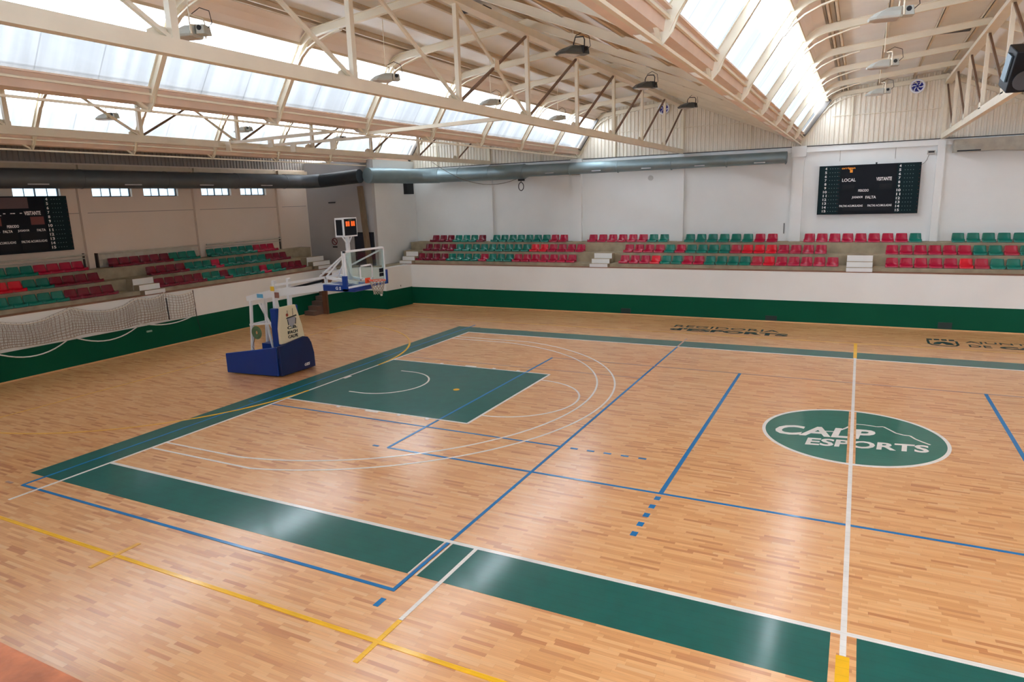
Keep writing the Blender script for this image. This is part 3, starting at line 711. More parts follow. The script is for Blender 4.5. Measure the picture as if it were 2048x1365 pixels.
# ================================================================== LAMPS
def lamp(loc, dark=False, rod=1.1, yaw=0.0, label=''):
    x, y, z = loc; hm = LAMPD if dark else LAMPG
    o = thing('floodlight', loc, label, 'floodlight', 'hanging floodlights')
    def ring(zz, a0, a1, b, ch):
        pts = [(a0, -b+ch), (a0+ch, -b), (a1-ch*.4, -b), (a1, -b+ch*.4), (a1, b-ch*.4), (a1-ch*.4, b), (a0+ch, b), (a0, b-ch)]
        return [(x+p*math.cos(yaw)-q*math.sin(yaw), y+p*math.sin(yaw)+q*math.cos(yaw), z+zz) for p, q in pts]
    rings = [ring(-.10, -.34, .12, .17, .09), ring(-.07, -.36, .13, .185, .1), ring(.0, -.27, .13, .16, .09), ring(.07, -.08, .13, .11, .05)]
    v = [p for r in rings for p in r]; fs = []
    for i in range(3):
        for k in range(8): fs.append((i*8+k, i*8+(k+1) % 8, (i+1)*8+(k+1) % 8, (i+1)*8+k))
    fs += [tuple(range(7, -1, -1)), tuple(24+k for k in range(8))]
    MB().add(v, fs).build('housing', hm, o)
    gb = [ring(-.07, .14, .31, .11, .03), ring(.07, .14, .29, .1, .03)]
    MB().add(gb[0]+gb[1], [tuple(range(7, -1, -1)), tuple(8+k for k in range(8))]+[(k, (k+1) % 8, 8+(k+1) % 8, 8+k) for k in range(8)]).build('gear_box', hm, o)
    r2 = ring(-.106, -.31, .09, .14, .08); r3 = ring(-.1, -.31, .09, .14, .08)
    MB().add(r2+r3, [tuple(range(7, -1, -1)), tuple(8+k for k in range(8))]+[(k, (k+1) % 8, 8+(k+1) % 8, 8+k) for k in range(8)]).build('lens', LENS, o)
    c, s_ = math.cos(yaw), math.sin(yaw)
    R = lambda p, q, zz: (x+p*c-q*s_, y+p*s_+q*c, z+zz)
    MB().tube([R(.13, -.2, -.04), R(.13, -.21, .16), R(.13, -.17, .22), R(.05, 0, .24), R(.13, .17, .22), R(.13, .21, .16), R(.13, .2, -.04)], .012, 6).tube([R(.135, -.19, -.08), R(.135, -.19, .05), R(.135, 0, .085), R(.135, .19, .05), R(.135, .19, -.08)], .014, 6).build('bracket', DARK if dark else STEEL, o)
    MB().cyl(R(.22, -.115, .02), R(.22, -.09, .02), .04, 10).build('knob', DARK, o)
    MB().cyl(R(0, 0, .24), R(0, 0, rod), .008, 6).build('rod', STEEL, o)
    MB().tube([R(.05, 0, .26), R(.2, 0, .34), R(.36, 0, .28), R(.39, 0, .1), R(.31, 0, .03)], .007, 6).build('cable', DARK, o)
    return o
for i, y in enumerate((0.0, 5.15, 10.15, 15.15, 20.0)[:4]):
    lamp((4.0, y, 8.03), rod=1.35, yaw=(.3, .9, 1.1, 1.1)[i], label='grey hanging floodlight in front of the middle skylight, %s' % ['largest, by the near truss joint', 'second nearest of the row', 'third from the camera', 'smallest and farthest of the row'][i])
for i, y in enumerate((4.98, 10.06, 15.0)):
    lamp((8.64, y, 8.03), dark=True, rod=.75, yaw=.9, label='dark floodlight right of the middle truss, %s' % ['nearest and largest of three', 'between the nearest and the farthest', 'farthest, near the left blue fan'][i])
for i, y in enumerate((5.4, 10.57, 15.71)):
    lamp((14.1, y, 8.03), rod=1.35, yaw=.15, label='grey floodlight under the right ceiling, %s' % ['nearest and highest in the photo', 'the middle one of three', 'lowest, by the corrugated gable'][i])
for i, y in enumerate((5.05, 10.05, 15.1)):
    lamp((-6.0, y, 7.96), rod=1.4, yaw=.3, label='floodlight seen against the far left skylight, %s' % ['nearest of three', 'second of three', 'farthest, behind the tie bars'][i])

# ================================================================== FANS, SPEAKER, DUCTS
def fan(x, label):
    o = thing('exhaust_fan', (x, YF-.12, 9.03), label, 'fan', 'round exhaust fans')
    y = YF-.14; z = 9.03
    MB().cyl((x, y+.03, z), (x, y+.06, z), .26, 28).build('backplate', FANW, o)
    mb = MB()
    pts = [(x+.235*math.cos(a), y, z+.235*math.sin(a)) for a in [2*math.pi*k/28 for k in range(28)]]
    mb.tube(pts, .03, 6, closed=True).build('ring', FANW, o)
    mb = MB().cyl((x, y-.03, z), (x, y+.03, z), .045, 12)
    for k in range(6):
        a = 2*math.pi*k/6; c1, s1 = math.cos(a), math.sin(a); c2, s2 = math.cos(a+.55), math.sin(a+.55)
        mb.prism([(x+.03*c1, y-.01, z+.03*s1), (x+.13*math.cos(a-.1), y-.015, z+.13*math.sin(a-.1)), (x+.2*math.cos(a+.15), y-.01, z+.2*math.sin(a+.15)), (x+.2*math.cos(a+.85), y, z+.2*math.sin(a+.85)), (x+.12*c2, y+.01, z+.12*s2)], (0, .012, 0))
    mb.build('blades', FANB, o)
fan(5.60, 'small round blue fan on the gable behind the middle truss')
fan(15.50, 'round blue fan on the corrugated gable above the scoreboard')

# loudspeaker on the right truss
sp = thing('loudspeaker', (16.1, 7.6, 7.25), 'black loudspeaker mounted on the bottom chord at the top right', 'loudspeaker')
def rot(pts, c, az, tilt):
    R_ = Matrix.Rotation(az, 3, 'Z') @ Matrix.Rotation(tilt, 3, 'X'); c = Vector(c)
    return [c+R_ @ Vector(p) for p in pts]
def rb(mb, a, b, c, az, tilt):
    t_ = MB().box(a, b); mb.add(rot(t_.v, c, az, tilt), t_.f); return mb
SC = (16.22, 7.25, 7.22); AZ = math.radians(12); TL = math.radians(28)
rb(MB(), (-.22, -.22, -.36), (.22, .2, .36), SC, AZ, TL).build('cabinet', BLACK, sp, bevel=.02)
mb = MB()
for zz, r in ((-.14, .17), (.22, .08)):
    t_ = MB().tube([(0, -.225, zz), (0, -.24, zz)], [r, r], 24); mb.add(rot(t_.v, SC, AZ, TL), t_.f)
mb.build('driver', mat('grey_speaker_cone', (60, 64, 70), .5), sp)
mb = MB()
for sx in (-.25, .25):
    t_ = MB().box((min(sx, sx*.9), -.1, -.2), (max(sx, sx*.9), .1, .25)); mb.add(rot(t_.v, SC, AZ, TL), t_.f)
mb.build('yoke', mat('blue_grey_bracket', (96, 116, 126), .4, .3), sp)
MB().cyl((16.1, 7.6, 7.0), (16.3, 7.7, 7.12), .03, 8).box((16.3, 7.5, 7.0), (16.44, 7.9, 7.2)).build('mount', DARK, sp)

# main air ducts
dk = thing('air_duct', (-11.9, 7, 6.4), 'thick dark round air duct running above the left wall windows into the corner', 'air duct')
MB().tube([(-11.85, YN+.2, 6.42), (-11.85, 18.4, 6.42), (-11.6, 19.0, 6.42), (-11.0, 19.35, 6.44)], .34, 24).build('left_run', DUCTD, dk, smooth=True)
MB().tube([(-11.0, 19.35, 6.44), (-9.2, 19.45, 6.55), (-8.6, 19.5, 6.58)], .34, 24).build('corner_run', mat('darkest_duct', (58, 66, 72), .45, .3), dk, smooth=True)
for y in (-3, 0.5, 4, 7.55, 11.0, 14.6, 17.6): MB().tube([(-11.85, y-.025, 6.42), (-11.85, y+.025, 6.42)], .352, 24).build('joint_band', DUCTD, dk, smooth=True)
for y in (2.2, 5.9, 9.4, 12.8, 16.2): MB().box((-11.58, y-.35, 6.2), (-11.55, y+.35, 6.24)).build('outlet', mat('pale_outlet_edge', (190, 196, 200), .4), dk)
df = thing('air_duct', (-1, 23.2, 6.5), 'long shiny galvanised air duct along the top of the far wall', 'air duct')
MB().tube([(-8.2, 19.6, 6.6), (-7.95, 21.0, 6.6), (-7.75, 22.3, 6.58), (-7.2, 23.0, 6.58), (-6.3, 23.2, 6.56)], .38, 24).build('elbow', GALV, df, smooth=True)
MB().tube([(-6.3, 23.2, 6.56), (-1.3, 23.2, 6.56)], .36, 24).build('thick_run', GALV, df, smooth=True)
MB().tube([(-1.3, 23.2, 6.56), (-1.0, 23.2, 6.58), (10.95, 23.3, 6.6)], [.36, .29, .24], 24).build('thin_run', GALV, df, smooth=True)
for x in (-5, -3.2, -1.25, 1.2, 3.6, 6.1, 8.5, 10.9):
    r = .372 if x < -1 else .29-.05*(x+1)/12+.012
    MB().tube([(x-.02, 23.2+max(0, x)*.008, 6.565), (x+.02, 23.2+max(0, x)*.008, 6.565)], r, 24).build('joint_band', GALV, df, smooth=True)
for x in (-6, -4.1, -2.2, .2, 2.6, 5.0, 7.4, 9.9):
    MB().box((x-.22, 22.88 if x < -1 else 22.97, 6.40), (x+.22, 22.90 if x < -1 else 23.0, 6.44)).build('outlet', mat('pale_outlet_edge', (190, 196, 200), .4), df)
d3 = thing('air_duct', (19, 23.3, 6.7), 'dented flat grey duct end on the far wall at the right edge', 'air duct')
MB().prism([(16.85, 23.05, 6.45), (18.4, 23.05, 6.48), (19.1, 23.05, 6.42), (22, 23.05, 6.5), (22, 23.05, 6.95), (16.85, 23.05, 6.92)], (0, .6, 0)).build('casing', mat('dull_galvanised', (170, 164, 150), .5, .3, noise=.2), d3)
MB().box((16.95, 23.04, 6.47), (17.7, 23.05, 6.52)).build('outlet', DARK, d3)

# ================================================================== SCOREBOARDS
def scoreboard(o, O, ux, n_, left):
    """O: bottom-left corner, ux reading direction, n_ facing direction"""
    O = Vector(O); ux = Vector(ux); n_ = Vector(n_); uz = Vector((0, 0, 1)); W, H = 3.66, 1.98
    def pan(name, m_, a, b, c, d_, t=.01, base=.08):
        mb = MB(); P = [O+ux*a+uz*c+n_*base, O+ux*b+uz*c+n_*base, O+ux*b+uz*d_+n_*base, O+ux*a+uz*d_+n_*base]
        return mb.prism(P, n_*t).build(name, m_, o)
    mb = MB(); mb.prism([O, O+ux*W, O+ux*W+uz*H, O+uz*H], n_*.08); mb.build('cabinet', DARKB, o)
    pan('side_panel', PANELG, 0.02, .8, .02, H-.02); pan('side_panel', PANELG, W-.82, W-.02, .02, H-.02)
    if left:
        pan('advert_strip', MAUVE, 1.1, 2.3, 1.56, 1.94); pan('score_window', REDP, 2.3, 2.75, .98, 1.26); pan('score_window', REDP, .9, 1.35, .98, 1.26)
        for a, b, c, d_ in ((.95, 1.8, .1, .33), (1.9, 2.75, .1, .33), (.95, 1.8, .48, .72), (1.9, 2.75, .48, .72)): pan('digit_window', BLACK, a, b, c, d_)
    else:
        pan('digit_window', BLACK, .95, 2.7, .14, .34); pan('digit_window', BLACK, .9, 1.35, .98, 1.2); pan('digit_window', BLACK, 2.25, 2.7, .98, 1.2)
        mb = MB(); P = [O+ux*.84+uz*1.0+n_*.08, O+ux*2.8+uz*1.0+n_*.08, O+ux*2.8+uz*1.012+n_*.08, O+ux*.84+uz*1.012+n_*.08]; mb.prism(P, n_*.01).build('seam', PANELG, o)
    def T(s, a, c, wd, ht, m_=TXTW, b=.02, nm='lettering', al='LEFT', sh=0):
        P = O+ux*a+uz*c+n_*.094
        text(nm, s, m_, o, P, ux, uz, 1.0, wd, b, sh, .006, al, ht)
    T('LOCAL', .88, 1.32, .5, .13); T('VISITANTE', 2.12, 1.32, .55, .14)
    T('PERIODO', 1.50, .9, .38, .1)
    if left:
        T('FALTA', 1.35, .74, .3, .09); T('JUGADOR', 1.82, .74, .38, .09); T('FALTA', 2.45, .74, .3, .09); T('JUGADOR', .9, .74, .36, .09)
        T('-  --  -', 1.45, 1.38, .6, .03)
    else:
        T('JUGADOR', 1.28, .62, .4, .11, sh=.2); T('FALTA', 1.78, .62, .38, .11)
        T('orrigan', .84, 1.8, .5, .1, TXTO, .03); pan('logo_wedge', TXTO, 1.15, 1.25, 1.68, 1.8)
    T('FALTAS ACUMULADAS', .84, .36 if left else .3, .86, .085); T('FALTAS ACUMULADAS', 1.88, .36 if left else .3, .86, .085)
    for i in range(12):
        z = 1.82-i*.157; s = str(4+i)
        T(s, .26 if not left else .12, z, .07 if i < 6 else .14, .1, nm='player_number', al='RIGHT' if False else 'CENTER'); T(s, W-.72, z, .07 if i < 6 else .14, .1, nm='player_number', al='CENTER')
    mb = MB()
    for i in range(12):
        for sx in (.40, W-.56):
            for k in range(4):
                P = O+ux*(sx+k*.095)+uz*(1.85-i*.157)+n_*.09; mb.prism([P, P+ux*.022, P+ux*.022+uz*.022, P+uz*.022], n_*.006)
    mb.build('foul_dots', mat('pale_dot', (120, 150, 150), .5), o)
    mb = MB()
    for i in range(12):
        for sx in (.74, W-.06):
            P = O+ux*sx+uz*(1.85-i*.157)+n_*.09; mb.prism([P, P+ux*.025, P+ux*.025+uz*.018, P+uz*.018], n_*.006)
    mb.build('foul_marks', REDP, o)
sb = thing('scoreboard', (14.04, YF-.1, 4.18), 'black basketball scoreboard with white LOCAL and VISITANTE lettering on the far wall', 'scoreboard')
scoreboard(sb, (12.21, YF-.16, 4.19), (1, 0, 0), (0, -1, 0), False)
MB().box((12.5, YF-.16, 4.5), (12.7, YF, 4.7)).box((15.4, YF-.16, 4.5), (15.6, YF, 4.7)).build('wall_fixing', DARK, sb)
MB().cyl((14.3, YF-.2, 6.15), (14.3, YF-.2, 6.24), .03, 8).build('sounder', DARK, sb)
sb = thing('scoreboard', (XL+.1, 5.45, 3.84), 'dark scoreboard with red score windows on the left wall, cut by the photo edge', 'scoreboard')
scoreboard(sb, (XL+.15, 3.63, 3.86), (0, 1, 0), (1, 0, 0), True)
MB().box((XL, 4.2, 4.2), (XL+.16, 4.4, 4.4)).box((XL, 6.6, 4.2), (XL+.16, 6.8, 4.4)).build('wall_fixing', DARK, sb)

# wires and small fittings on the far wall
jb = thing('junction_box', (16.1, YF-.05, 6.5), 'small grey junction box beside the pilaster right of the scoreboard', 'junction box')
MB().box((16.04, YF-.1, 6.45), (16.3, YF, 6.6)).build('box', mat('grey_box', (176, 174, 168), .5), jb)
MB().box((16.07, YF-.105, 6.51), (16.27, YF-.1, 6.57)).build('front_window', DARK, jb)
tag(MB().tube([(16.1, YF-.03, 6.45), (16.05, YF-.03, 6.25), (15.95, YF-.04, 6.12), (15.8, YF-.08, 6.05)], .008, 6).build('cable', mat('grey_cable', (130, 124, 116), .6)), 'thin cable looping from the junction box to the scoreboard', 'cable')
for i, x in enumerate((12.95, 14.95)):
    tag(MB().cyl((x, YF-.01, 6.78), (x, YF-.01, 6.35), .006, 6).build('cable', mat('grey_cable', (130, 124, 116), .6)), 'thin wire dangling above the %s end of the far scoreboard' % ('left', 'right')[i], 'cable', 'wires over the scoreboard')
cc = [(-1.36, 23.05, 6.2)]+[(-1.36+.14*math.sin(a), 23.0, 5.83+.2*math.cos(a)) for a in [2*math.pi*k/14 for k in range(15)]]
ccc = tag(MB().tube(cc, .02, 6).build('coiled_cable', DARK), 'dark cable coil hanging from a hook under the galvanised duct', 'cable')
MB().box((-1.5, 22.95, 6.1), (-1.2, 23.1, 6.2)).build('hook', DARK, ccc)
pts = []
for k in range(13):
    t = k/12; a = Vector((-3.45, 18.2, 6.98)); b = Vector((-1.55, 22.9, 6.2)); p = a.lerp(b, t); p.z -= 1.05*4*t*(1-t)*.55; pts.append(p)
tag(MB().tube(pts, .012, 6).build('slack_cable', mat('grey_cable', (130, 124, 116), .6)), 'slack cable drooping from the left truss to the duct hook', 'cable')
tag(MB().box((10.9, YF-.03, 3.4), (10.95, YF, 3.85)).build('wall_sensor', mat('grey_strip', (120, 120, 118), .5)), 'thin dark vertical strip on the far wall left of the scoreboard column', 'wall fitting')
tag(MB().cyl((5.0, YF-.05, 6.0), (5.0, YF, 6.0), .12, 16).build('wall_speaker', mat('pale_grey_disc', (190, 190, 188), .6)), 'pale grey round fitting under the duct on the far wall', 'wall fitting')
tag(MB().box((1.15, YF-.3, 6.28), (1.55, YF-.2, 6.4)).build('sign_box', mat('grey_box2', (150, 146, 136), .5)), 'small grey box on the column under the far duct', 'wall fitting')
tag(MB().box((-8.29, 22.7, 5.66), (-8.05, 23.3, 6.25)).build('vent_box', DARK), 'black square vent box under the duct elbow in the corner', 'vent')
for i, (x, z0, z1) in enumerate(((4.75, .05, .28), (10.88, .05, .25), (16.9, .07, .3))):
    tag(MB().box((x-.22, PF-.03, z0), (x+.22, PF-.005, z1)).build('floor_socket', mat('dark_socket_cover', (10, 40, 36), .5)), 'dark flap set low in the green band, %s from the left' % ORD[i+1], 'wall flap', 'flaps in the green band')
tag(MB().cyl((-7.3, 18.86, .72), (-7.3, 18.92, .72), .05, 10).build('wall_socket', TXTW), 'small white fitting on the green band in the corner', 'wall fitting')
tag(MB().cyl((-6.93, 20.0, 1.02), (-6.93, 20.0, 1.1), .05, 8).build('wall_hook', DARK), 'tiny dark hook where the corner wall turns', 'wall fitting')
po_ = thing('poster', (-11.0, 19.98, 3.1), 'round red no-smoking style sign on the grey corner wall', 'sign')
MB().tube([(-11.0+.17*math.cos(a), 19.98, 3.3+.17*math.sin(a)) for a in [2*math.pi*k/20 for k in range(20)]], .022, 6, closed=True).beam((-11.11, 19.98, 3.41), (-10.89, 19.98, 3.19), .03, .03).build('ring', mat('sign_red', (120, 40, 44), .5), po_)
MB().box((-11.15, 19.975, 2.98), (-10.85, 19.995, 3.05)).build('caption', DARK, po_)
tag(MB().box((-11.2, 19.96, 5.3), (-10.75, 20.0, 5.36)).build('wall_bracket', DARK), 'short black bar high on the grey corner wall', 'wall fitting')
tag(MB().beam((-8.85, 19.75, 6.1), (-8.45, 19.6, 2.06), .22, .22, (0, 1, 0)).build('leaning_post', RUST), 'leaning brown timber post in front of the dark corner doorway', 'post')
# ceiling vents
tag(MB().box((15.2, 15.05, 9.36), (16.2, 15.35, 9.38)).build('ceiling_vent', DARK), 'black slot vent in the right ceiling', 'vent')
tag(MB().box((5.5, 5.8, 9.36), (6.25, 6.15, 9.38)).build('ceiling_vent', DARK), 'black slot vent beside the top of the middle truss', 'vent')

# rolled canvas screens behind the top row of the left stand
for i, (a, b, z) in enumerate(((3.1, 7.7, 3.62), (8.15, 12.75, 3.62), (13.2, 17.75, 3.62))):
    o = thing(['wall_rail', 'canvas_screen', 'wall_rail'][i], (XL+.15, a, Z3), ['pale double rail on the wall under the left scoreboard', 'sagging cream canvas on a rail behind the middle of the left top row', 'pale double rail on the left wall nearest the corner'][i], ['wall rail', 'canvas screen', 'wall rail'][i])
    MB().tube([(XL+.16, a, z), (XL+.16, b, z)], .035, 8).build('top_rail', TARP, o)
    if i != 1:
        MB().tube([(XL+.12, a, z-.13), (XL+.12, b, z-.13)], .018, 8).build('lower_rail', TARP, o)
        MB().box((XL+.01, b-.03, Z3), (XL+.08, b+.02, z+.06)).build('end_bracket', mat('dark_bracket', (70, 62, 56), .6), o)
        continue
    vs, fs = [], []; nn_ = 26
    for k in range(nn_+1):
        y = a+(b-a)*k/nn_; dx = .03*math.sin(k*1.9)
        vs += [(XL+.1+dx, y, z), (XL+.16+dx, y, z-.22), (XL+.12+dx*1.5, y, Z3+.08)]
    for k in range(nn_): fs += [(3*k, 3*k+3, 3*k+4, 3*k+1), (3*k+1, 3*k+4, 3*k+5, 3*k+2)]
    o2 = MB().add(vs, fs).build('canvas', TARP, o); sm = o2.modifiers.new('s', 'SOLIDIFY'); sm.thickness = .02
    for y in (a,): MB().box((XL+.02, y-.02, Z3), (XL+.2, y+.02, z+.03)).build('end_bracket', mat('dark_bracket', (70, 62, 56), .6), o)

# ================================================================== WHITE STEP BLOCKS
def blocks(pts, label, lab2):
    for i, (a, b) in enumerate(pts):
        pass
STEPZ = [(ZW+.012, .165), (Z1, .215), (Z1+.215, .215)]
def steps_far(x0, x1, where):
    for i in range(3):
        y0 = PF+[.16, .45, .8][i]; y1 = PF+[.45, .8, 1.2][i]
        z0 = [ZW+.012, Z1, Z1][i]; z1 = [Z1+.0, Z1+.2, Z2][i]
        sbk = MB().box((x0, y0+.02, z0), (x1, y1, z1)).build('step_block', CONC, loc=(x0, y0, z0)); MB().box((x0, y0-.005, z0+.005), (x1, y0+.02, z1+.002)).build('white_riser', BLOCK, sbk)
        tag(sbk, 'white step block %s, %s' % (where, ['lowest step', 'middle step', 'top step'][i]), 'step', 'white step blocks in the stands')
steps_far(2.98, 3.83, 'in the far stand aisle near the middle')
steps_far(13.5, 14.4, 'in the aisle below the far scoreboard')
steps_far(-7.62, -6.86, 'at the left end of the far stand')
def steps_left(y0, y1, where):
    for i in range(3):
        xa = PL-[.16, .45, .8][i]; xb = PL-[.45, .8, 1.2][i]
        z0 = [ZW+.012, Z1, Z1][i]; z1 = [Z1, Z1+.2, Z2][i]
        off = (2-i)*.05 if y0 > 15 else 0
        sbk = MB().box((xb, y0+off, z0), (xa-.02, y1+off, z1)).build('step_block', CONC, loc=(xb, y0, z0)); MB().box((xa-.02, y0+off, z0+.005), (xa, y1+off, z1+.002)).build('white_riser', BLOCK, sbk)
        tag(sbk, 'white step block %s, %s' % (where, ['lowest step', 'middle step', 'top step'][i]), 'step', 'white step blocks in the stands')
steps_left(8.25, 9.1, 'in the left stand aisle behind the net')
steps_left(17.55, 18.75, 'at the corner end of the left stand')

# ================================================================== SEATS
def seat_mesh():
    """moulded bucket shell facing -y, front edge at y=0, base z=0"""
    bm = bmesh.new(); NU, NV = 8, 10
    def pt(u, v):
        # v: 0 front lip .. 1 top of back ; u: -1..1
        path = [(-0.0, .06), (.03, .095), (.12, .085), (.22, .07), (.29, .09), (.325, .15), (.345, .22), (.36, .29), (.37, .335), (.375, .35), (.385, .34)]
        i = v*(len(path)-1); k = min(int(i), len(path)-2); t = i-k
        y = path[k][0]*(1-t)+path[k+1][0]*t; z = path[k][1]*(1-t)+path[k+1][1]*t
        wdt = .214 if v < .4 else .214-(.214-.176)*min(1, (v-.4)/.55)
        lift = (.035 if v < .5 else .0)*abs(u)**3; fwd = (.05 if v >= .45 else 0)*abs(u)**2.5
        return (u*wdt, y-fwd, z+lift)
    g = [[bm.verts.new(pt(-1+2*i/NU, j/NV)) for i in range(NU+1)] for j in range(NV+1)]
    for j in range(NV):
        for i in range(NU): bm.faces.new((g[j][i], g[j][i+1], g[j+1][i+1], g[j+1][i]))
    # rolled rim: skirt down the sides and front
    bmesh.ops.recalc_face_normals(bm, faces=bm.faces)
    be = [e_ for e_ in bm.edges if e_.is_boundary]
    ret = bmesh.ops.extrude_edge_only(bm, edges=be)
    for v in [x for x in ret['geom'] if isinstance(x, bmesh.types.BMVert)]:
        if v.co.z > .2: v.co.y += .03; v.co.z -= .01
        else: v.co.z = max(.012, v.co.z-.075)
        v.co.x *= 1.02
    me = bpy.data.meshes.new('seat_shell'); bm.to_mesh(me); bm.free()
    for p in me.polygons: p.use_smooth = True
    return me
SEATME = {}
base_me = seat_mesh()
for k_, (nm_, mt__) in SEATC.items():
    me = base_me.copy(); me.materials.append(mt__); SEATME[k_] = me
SHADEC = {}
BRK = MB().box((-.12, .06, 0), (.12, .1, .07)).box((-.12, .24, 0), (.12, .28, .07)).build('mounting_bracket', DARK)
brk_me = BRK.data; bpy.data.objects.remove(BRK)
def seat(c, loc, rz, label, group):
    o = bpy.data.objects.new('stadium_seat', SEATME[c]); COL.objects.link(o); o.location = loc; o.rotation_euler = (0, 0, rz)
    tag(o, label, 'seat', group)
    b = bpy.data.objects.new('mounting_bracket', brk_me); COL.objects.link(b); b.parent = o
    return o
def seat_row(seq, x0, x1, y, z, rowname, section, group, side='far', n0=1):
    n_ = len(seq); cnt = 0
    for i, c in enumerate(seq):
        if c == '.': continue
        cnt += 1
        p = x0+(x1-x0)*i/(n_-1) if n_ > 1 else x0
        lab = '%s plastic seat, %s from left in %s' % (SEATC[c][0], ORD[cnt+n0-1], section)
        if side == 'far': seat(c, (p, y, z), 0, lab, group)
        else: seat(c, (y, p, z), math.radians(90), lab, group)
yr1, yr2, yr3 = PF+.47, PF+1.22, PF+1.97
FT, FM, FB = 'seats in the far top row', 'seats in the far middle row', 'seats in the far bottom row'
seat_row('DDDGGGD', -6.635, -3.742, yr3, Z3, '', 'far top row, first group from the left', FT)
seat_row('GGGGGGGRR', -2.9, .87, yr3, Z3, '', 'far top row, second group from the left', FT)
seat_row('RRRRRRGG', 2.405, 5.862, yr3, Z3, '', 'far top row, third group from the left', FT)
seat_row('GGGGGGRR', 7.05, 10.55, yr3, Z3, '', 'far top row, group left of the scoreboard column', FT)
seat_row('RRRRRRRRG', 12.016, 15.85, yr3, Z3, '', 'far top row, group under the scoreboard', FT)
seat_row('GGGGGGG', 17.27, 20.2, yr3, Z3, '', 'far top row, group at the right edge', FT)
seat_row('DDDDGGGGGGGGGBBRRRR', -6.6, 2.06, yr2, Z2, '', 'far middle row, left block', FM)
seat_row('RRRRGRGGGGPBBBRRRR', 4.442, 12.517, yr2, Z2, '', 'far middle row, centre block', FM)
seat_row('RRRRRRGGPGGG', 15.05, 20.3, yr2, Z2, '', 'far middle row, right block', FM)
seat_row('DDDDGGGGRGGGRRRRRRR', -6.602, 1.897, yr1, Z1, '', 'far bottom row, left block', FB)
seat_row('RRRBGGRRGGGGPBRRRRR', 4.466, 12.997, yr1, Z1, '', 'far bottom row, centre block', FB)
seat_row('RRRRRBPGGGGG', 15.05, 20.3, yr1, Z1, '', 'far bottom row, right block', FB)

# ================================================================== BASKETBALL STAND
CY = 7.42
hp = thing('basketball_stand', (-2.9, CY, 0), 'white and blue portable basketball hoop stand with cream printed pad', 'basketball hoop')
bs = [(-1.95, 6.76), (-1.95, 8.12), (-4.03, 8.28), (-4.03, 6.58)]
mb = MB()
v = []
for (x, y), zt in zip(bs, (.98, .98, .66, .66)): v += [(x, y, 0.03), (x, y, zt)]
# padded side panels
def slab(a, b, za, zb, t, name, m_):
    A = Vector((a[0], a[1], 0)); B = Vector((b[0], b[1], 0)); nn_ = (B-A).cross(Vector((0, 0, 1))).normalized()*t
    return MB().add([A+Vector((0, 0, .03)), B+Vector((0, 0, .03)), B+Vector((0, 0, zb)), A+Vector((0, 0, za)),
                     A+nn_+Vector((0, 0, .03)), B+nn_+Vector((0, 0, .03)), B+nn_+Vector((0, 0, zb)), A+nn_+Vector((0, 0, za))],
                    [(0,1,2,3),(7,6,5,4),(0,4,5,1),(1,5,6,2),(2,6,7,3),(3,7,4,0)]).build(name, m_, hp, bevel=.025)
slab((-4.03, 6.58), (-1.98, 6.76), .66, .96, .07, 'side_pad', BLUEP)
slab((-1.98, 8.12), (-4.03, 8.28), .96, .66, .07, 'side_pad', BLUEP)
# front pad with rounded shoulder
fr = [(6.74, .03), (8.22, .03), (8.21, .5), (8.12, .86), (7.99, 1.06), (7.85, 1.1), (7.6, 1.07), (6.95, .99), (6.74, .98)]
MB().prism([(-1.98, y, z) for y, z in fr], (.12, 0, 0)).build('front_pad', mat('navy_front_padding', (0, 34, 86), .5, bump=.06, bscale=18), hp, bevel=.02)
MB().box((-4.0, 6.72, .05), (-2.05, 8.1, .5)).build('ballast_base', mat('dark_blue_base', (10, 40, 96), .5), hp)
MB().box((-3.1, 7.2, .5), (-2.3, 7.8, .92)).build('counterweight_box', BLUEP, hp)
text('brand_mark', 'GES', TXTW, hp, (-1.855, 7.72, .14), (0, 1, 0), (0, 0, 1), 1, .24, .03, .2, .005, height=.09)
# cream pad and blue mast pads
cp = [(6.92, 1.0), (7.97, 1.0), (7.9, 1.45), (7.68, 2.16), (7.05, 2.16), (6.92, 1.5)]
MB().prism([(-2.06, y, z) for y, z in cp], (.09, 0, 0)).build('cream_pad', CREAMP, hp, bevel=.02)
for y in (6.98, 7.78): MB().box((-2.3, y-.07, .9), (-2.07, y+.09, 2.12)).build('mast_pad', BLUEP, hp, bevel=.02)
mb = MB(); X = -1.965
mb.prism([(X, 7.28, 1.78), (X, 7.62, 1.78), (X, 7.6, 1.6), (X, 7.45, 1.44), (X, 7.3, 1.6)], (.006, 0, 0)); mb.build('drawing_shield', mat('print_grey', (170, 170, 176), .6), hp)
mb = MB().prism([(X+.001, 7.22, 1.76), (X+.001, 7.68, 1.8), (X+.001, 7.66, 1.84), (X+.001, 7.5, 1.82), (X+.001, 7.26, 1.8)], (.006, 0, 0)).beam((X+.003, 7.52, 1.82), (X+.003, 7.53, 2.06), .006, .012).beam((X+.003, 7.3, 1.84), (X+.003, 7.3, 2.02), .006, .01)
mb.beam((X+.003, 7.28, 1.74), (X+.003, 7.3, 1.55), .01, .03).beam((X+.003, 7.63, 1.74), (X+.003, 7.6, 1.55), .01, .03); mb.build('drawing_outline', mat('print_dark', (40, 44, 40), .6), hp)
MB().tube([(X, 7.28, 1.88), (X+.008, 7.28, 1.88)], .05, 12).build('drawing_ball', mat('print_red', (160, 70, 48), .6), hp)
for s, z, wd in (('C.B.', 1.42, .42), ('IFACH', 1.27, .42), ('CALPE', 1.13, .42)):
    text('pad_lettering', s, mat('print_dark', (40, 44, 40), .6), hp, (X+.004, 7.24, z), (0, 1, 0), (0, 0, 1), 1, wd, .03, 0, .006, height=.1)
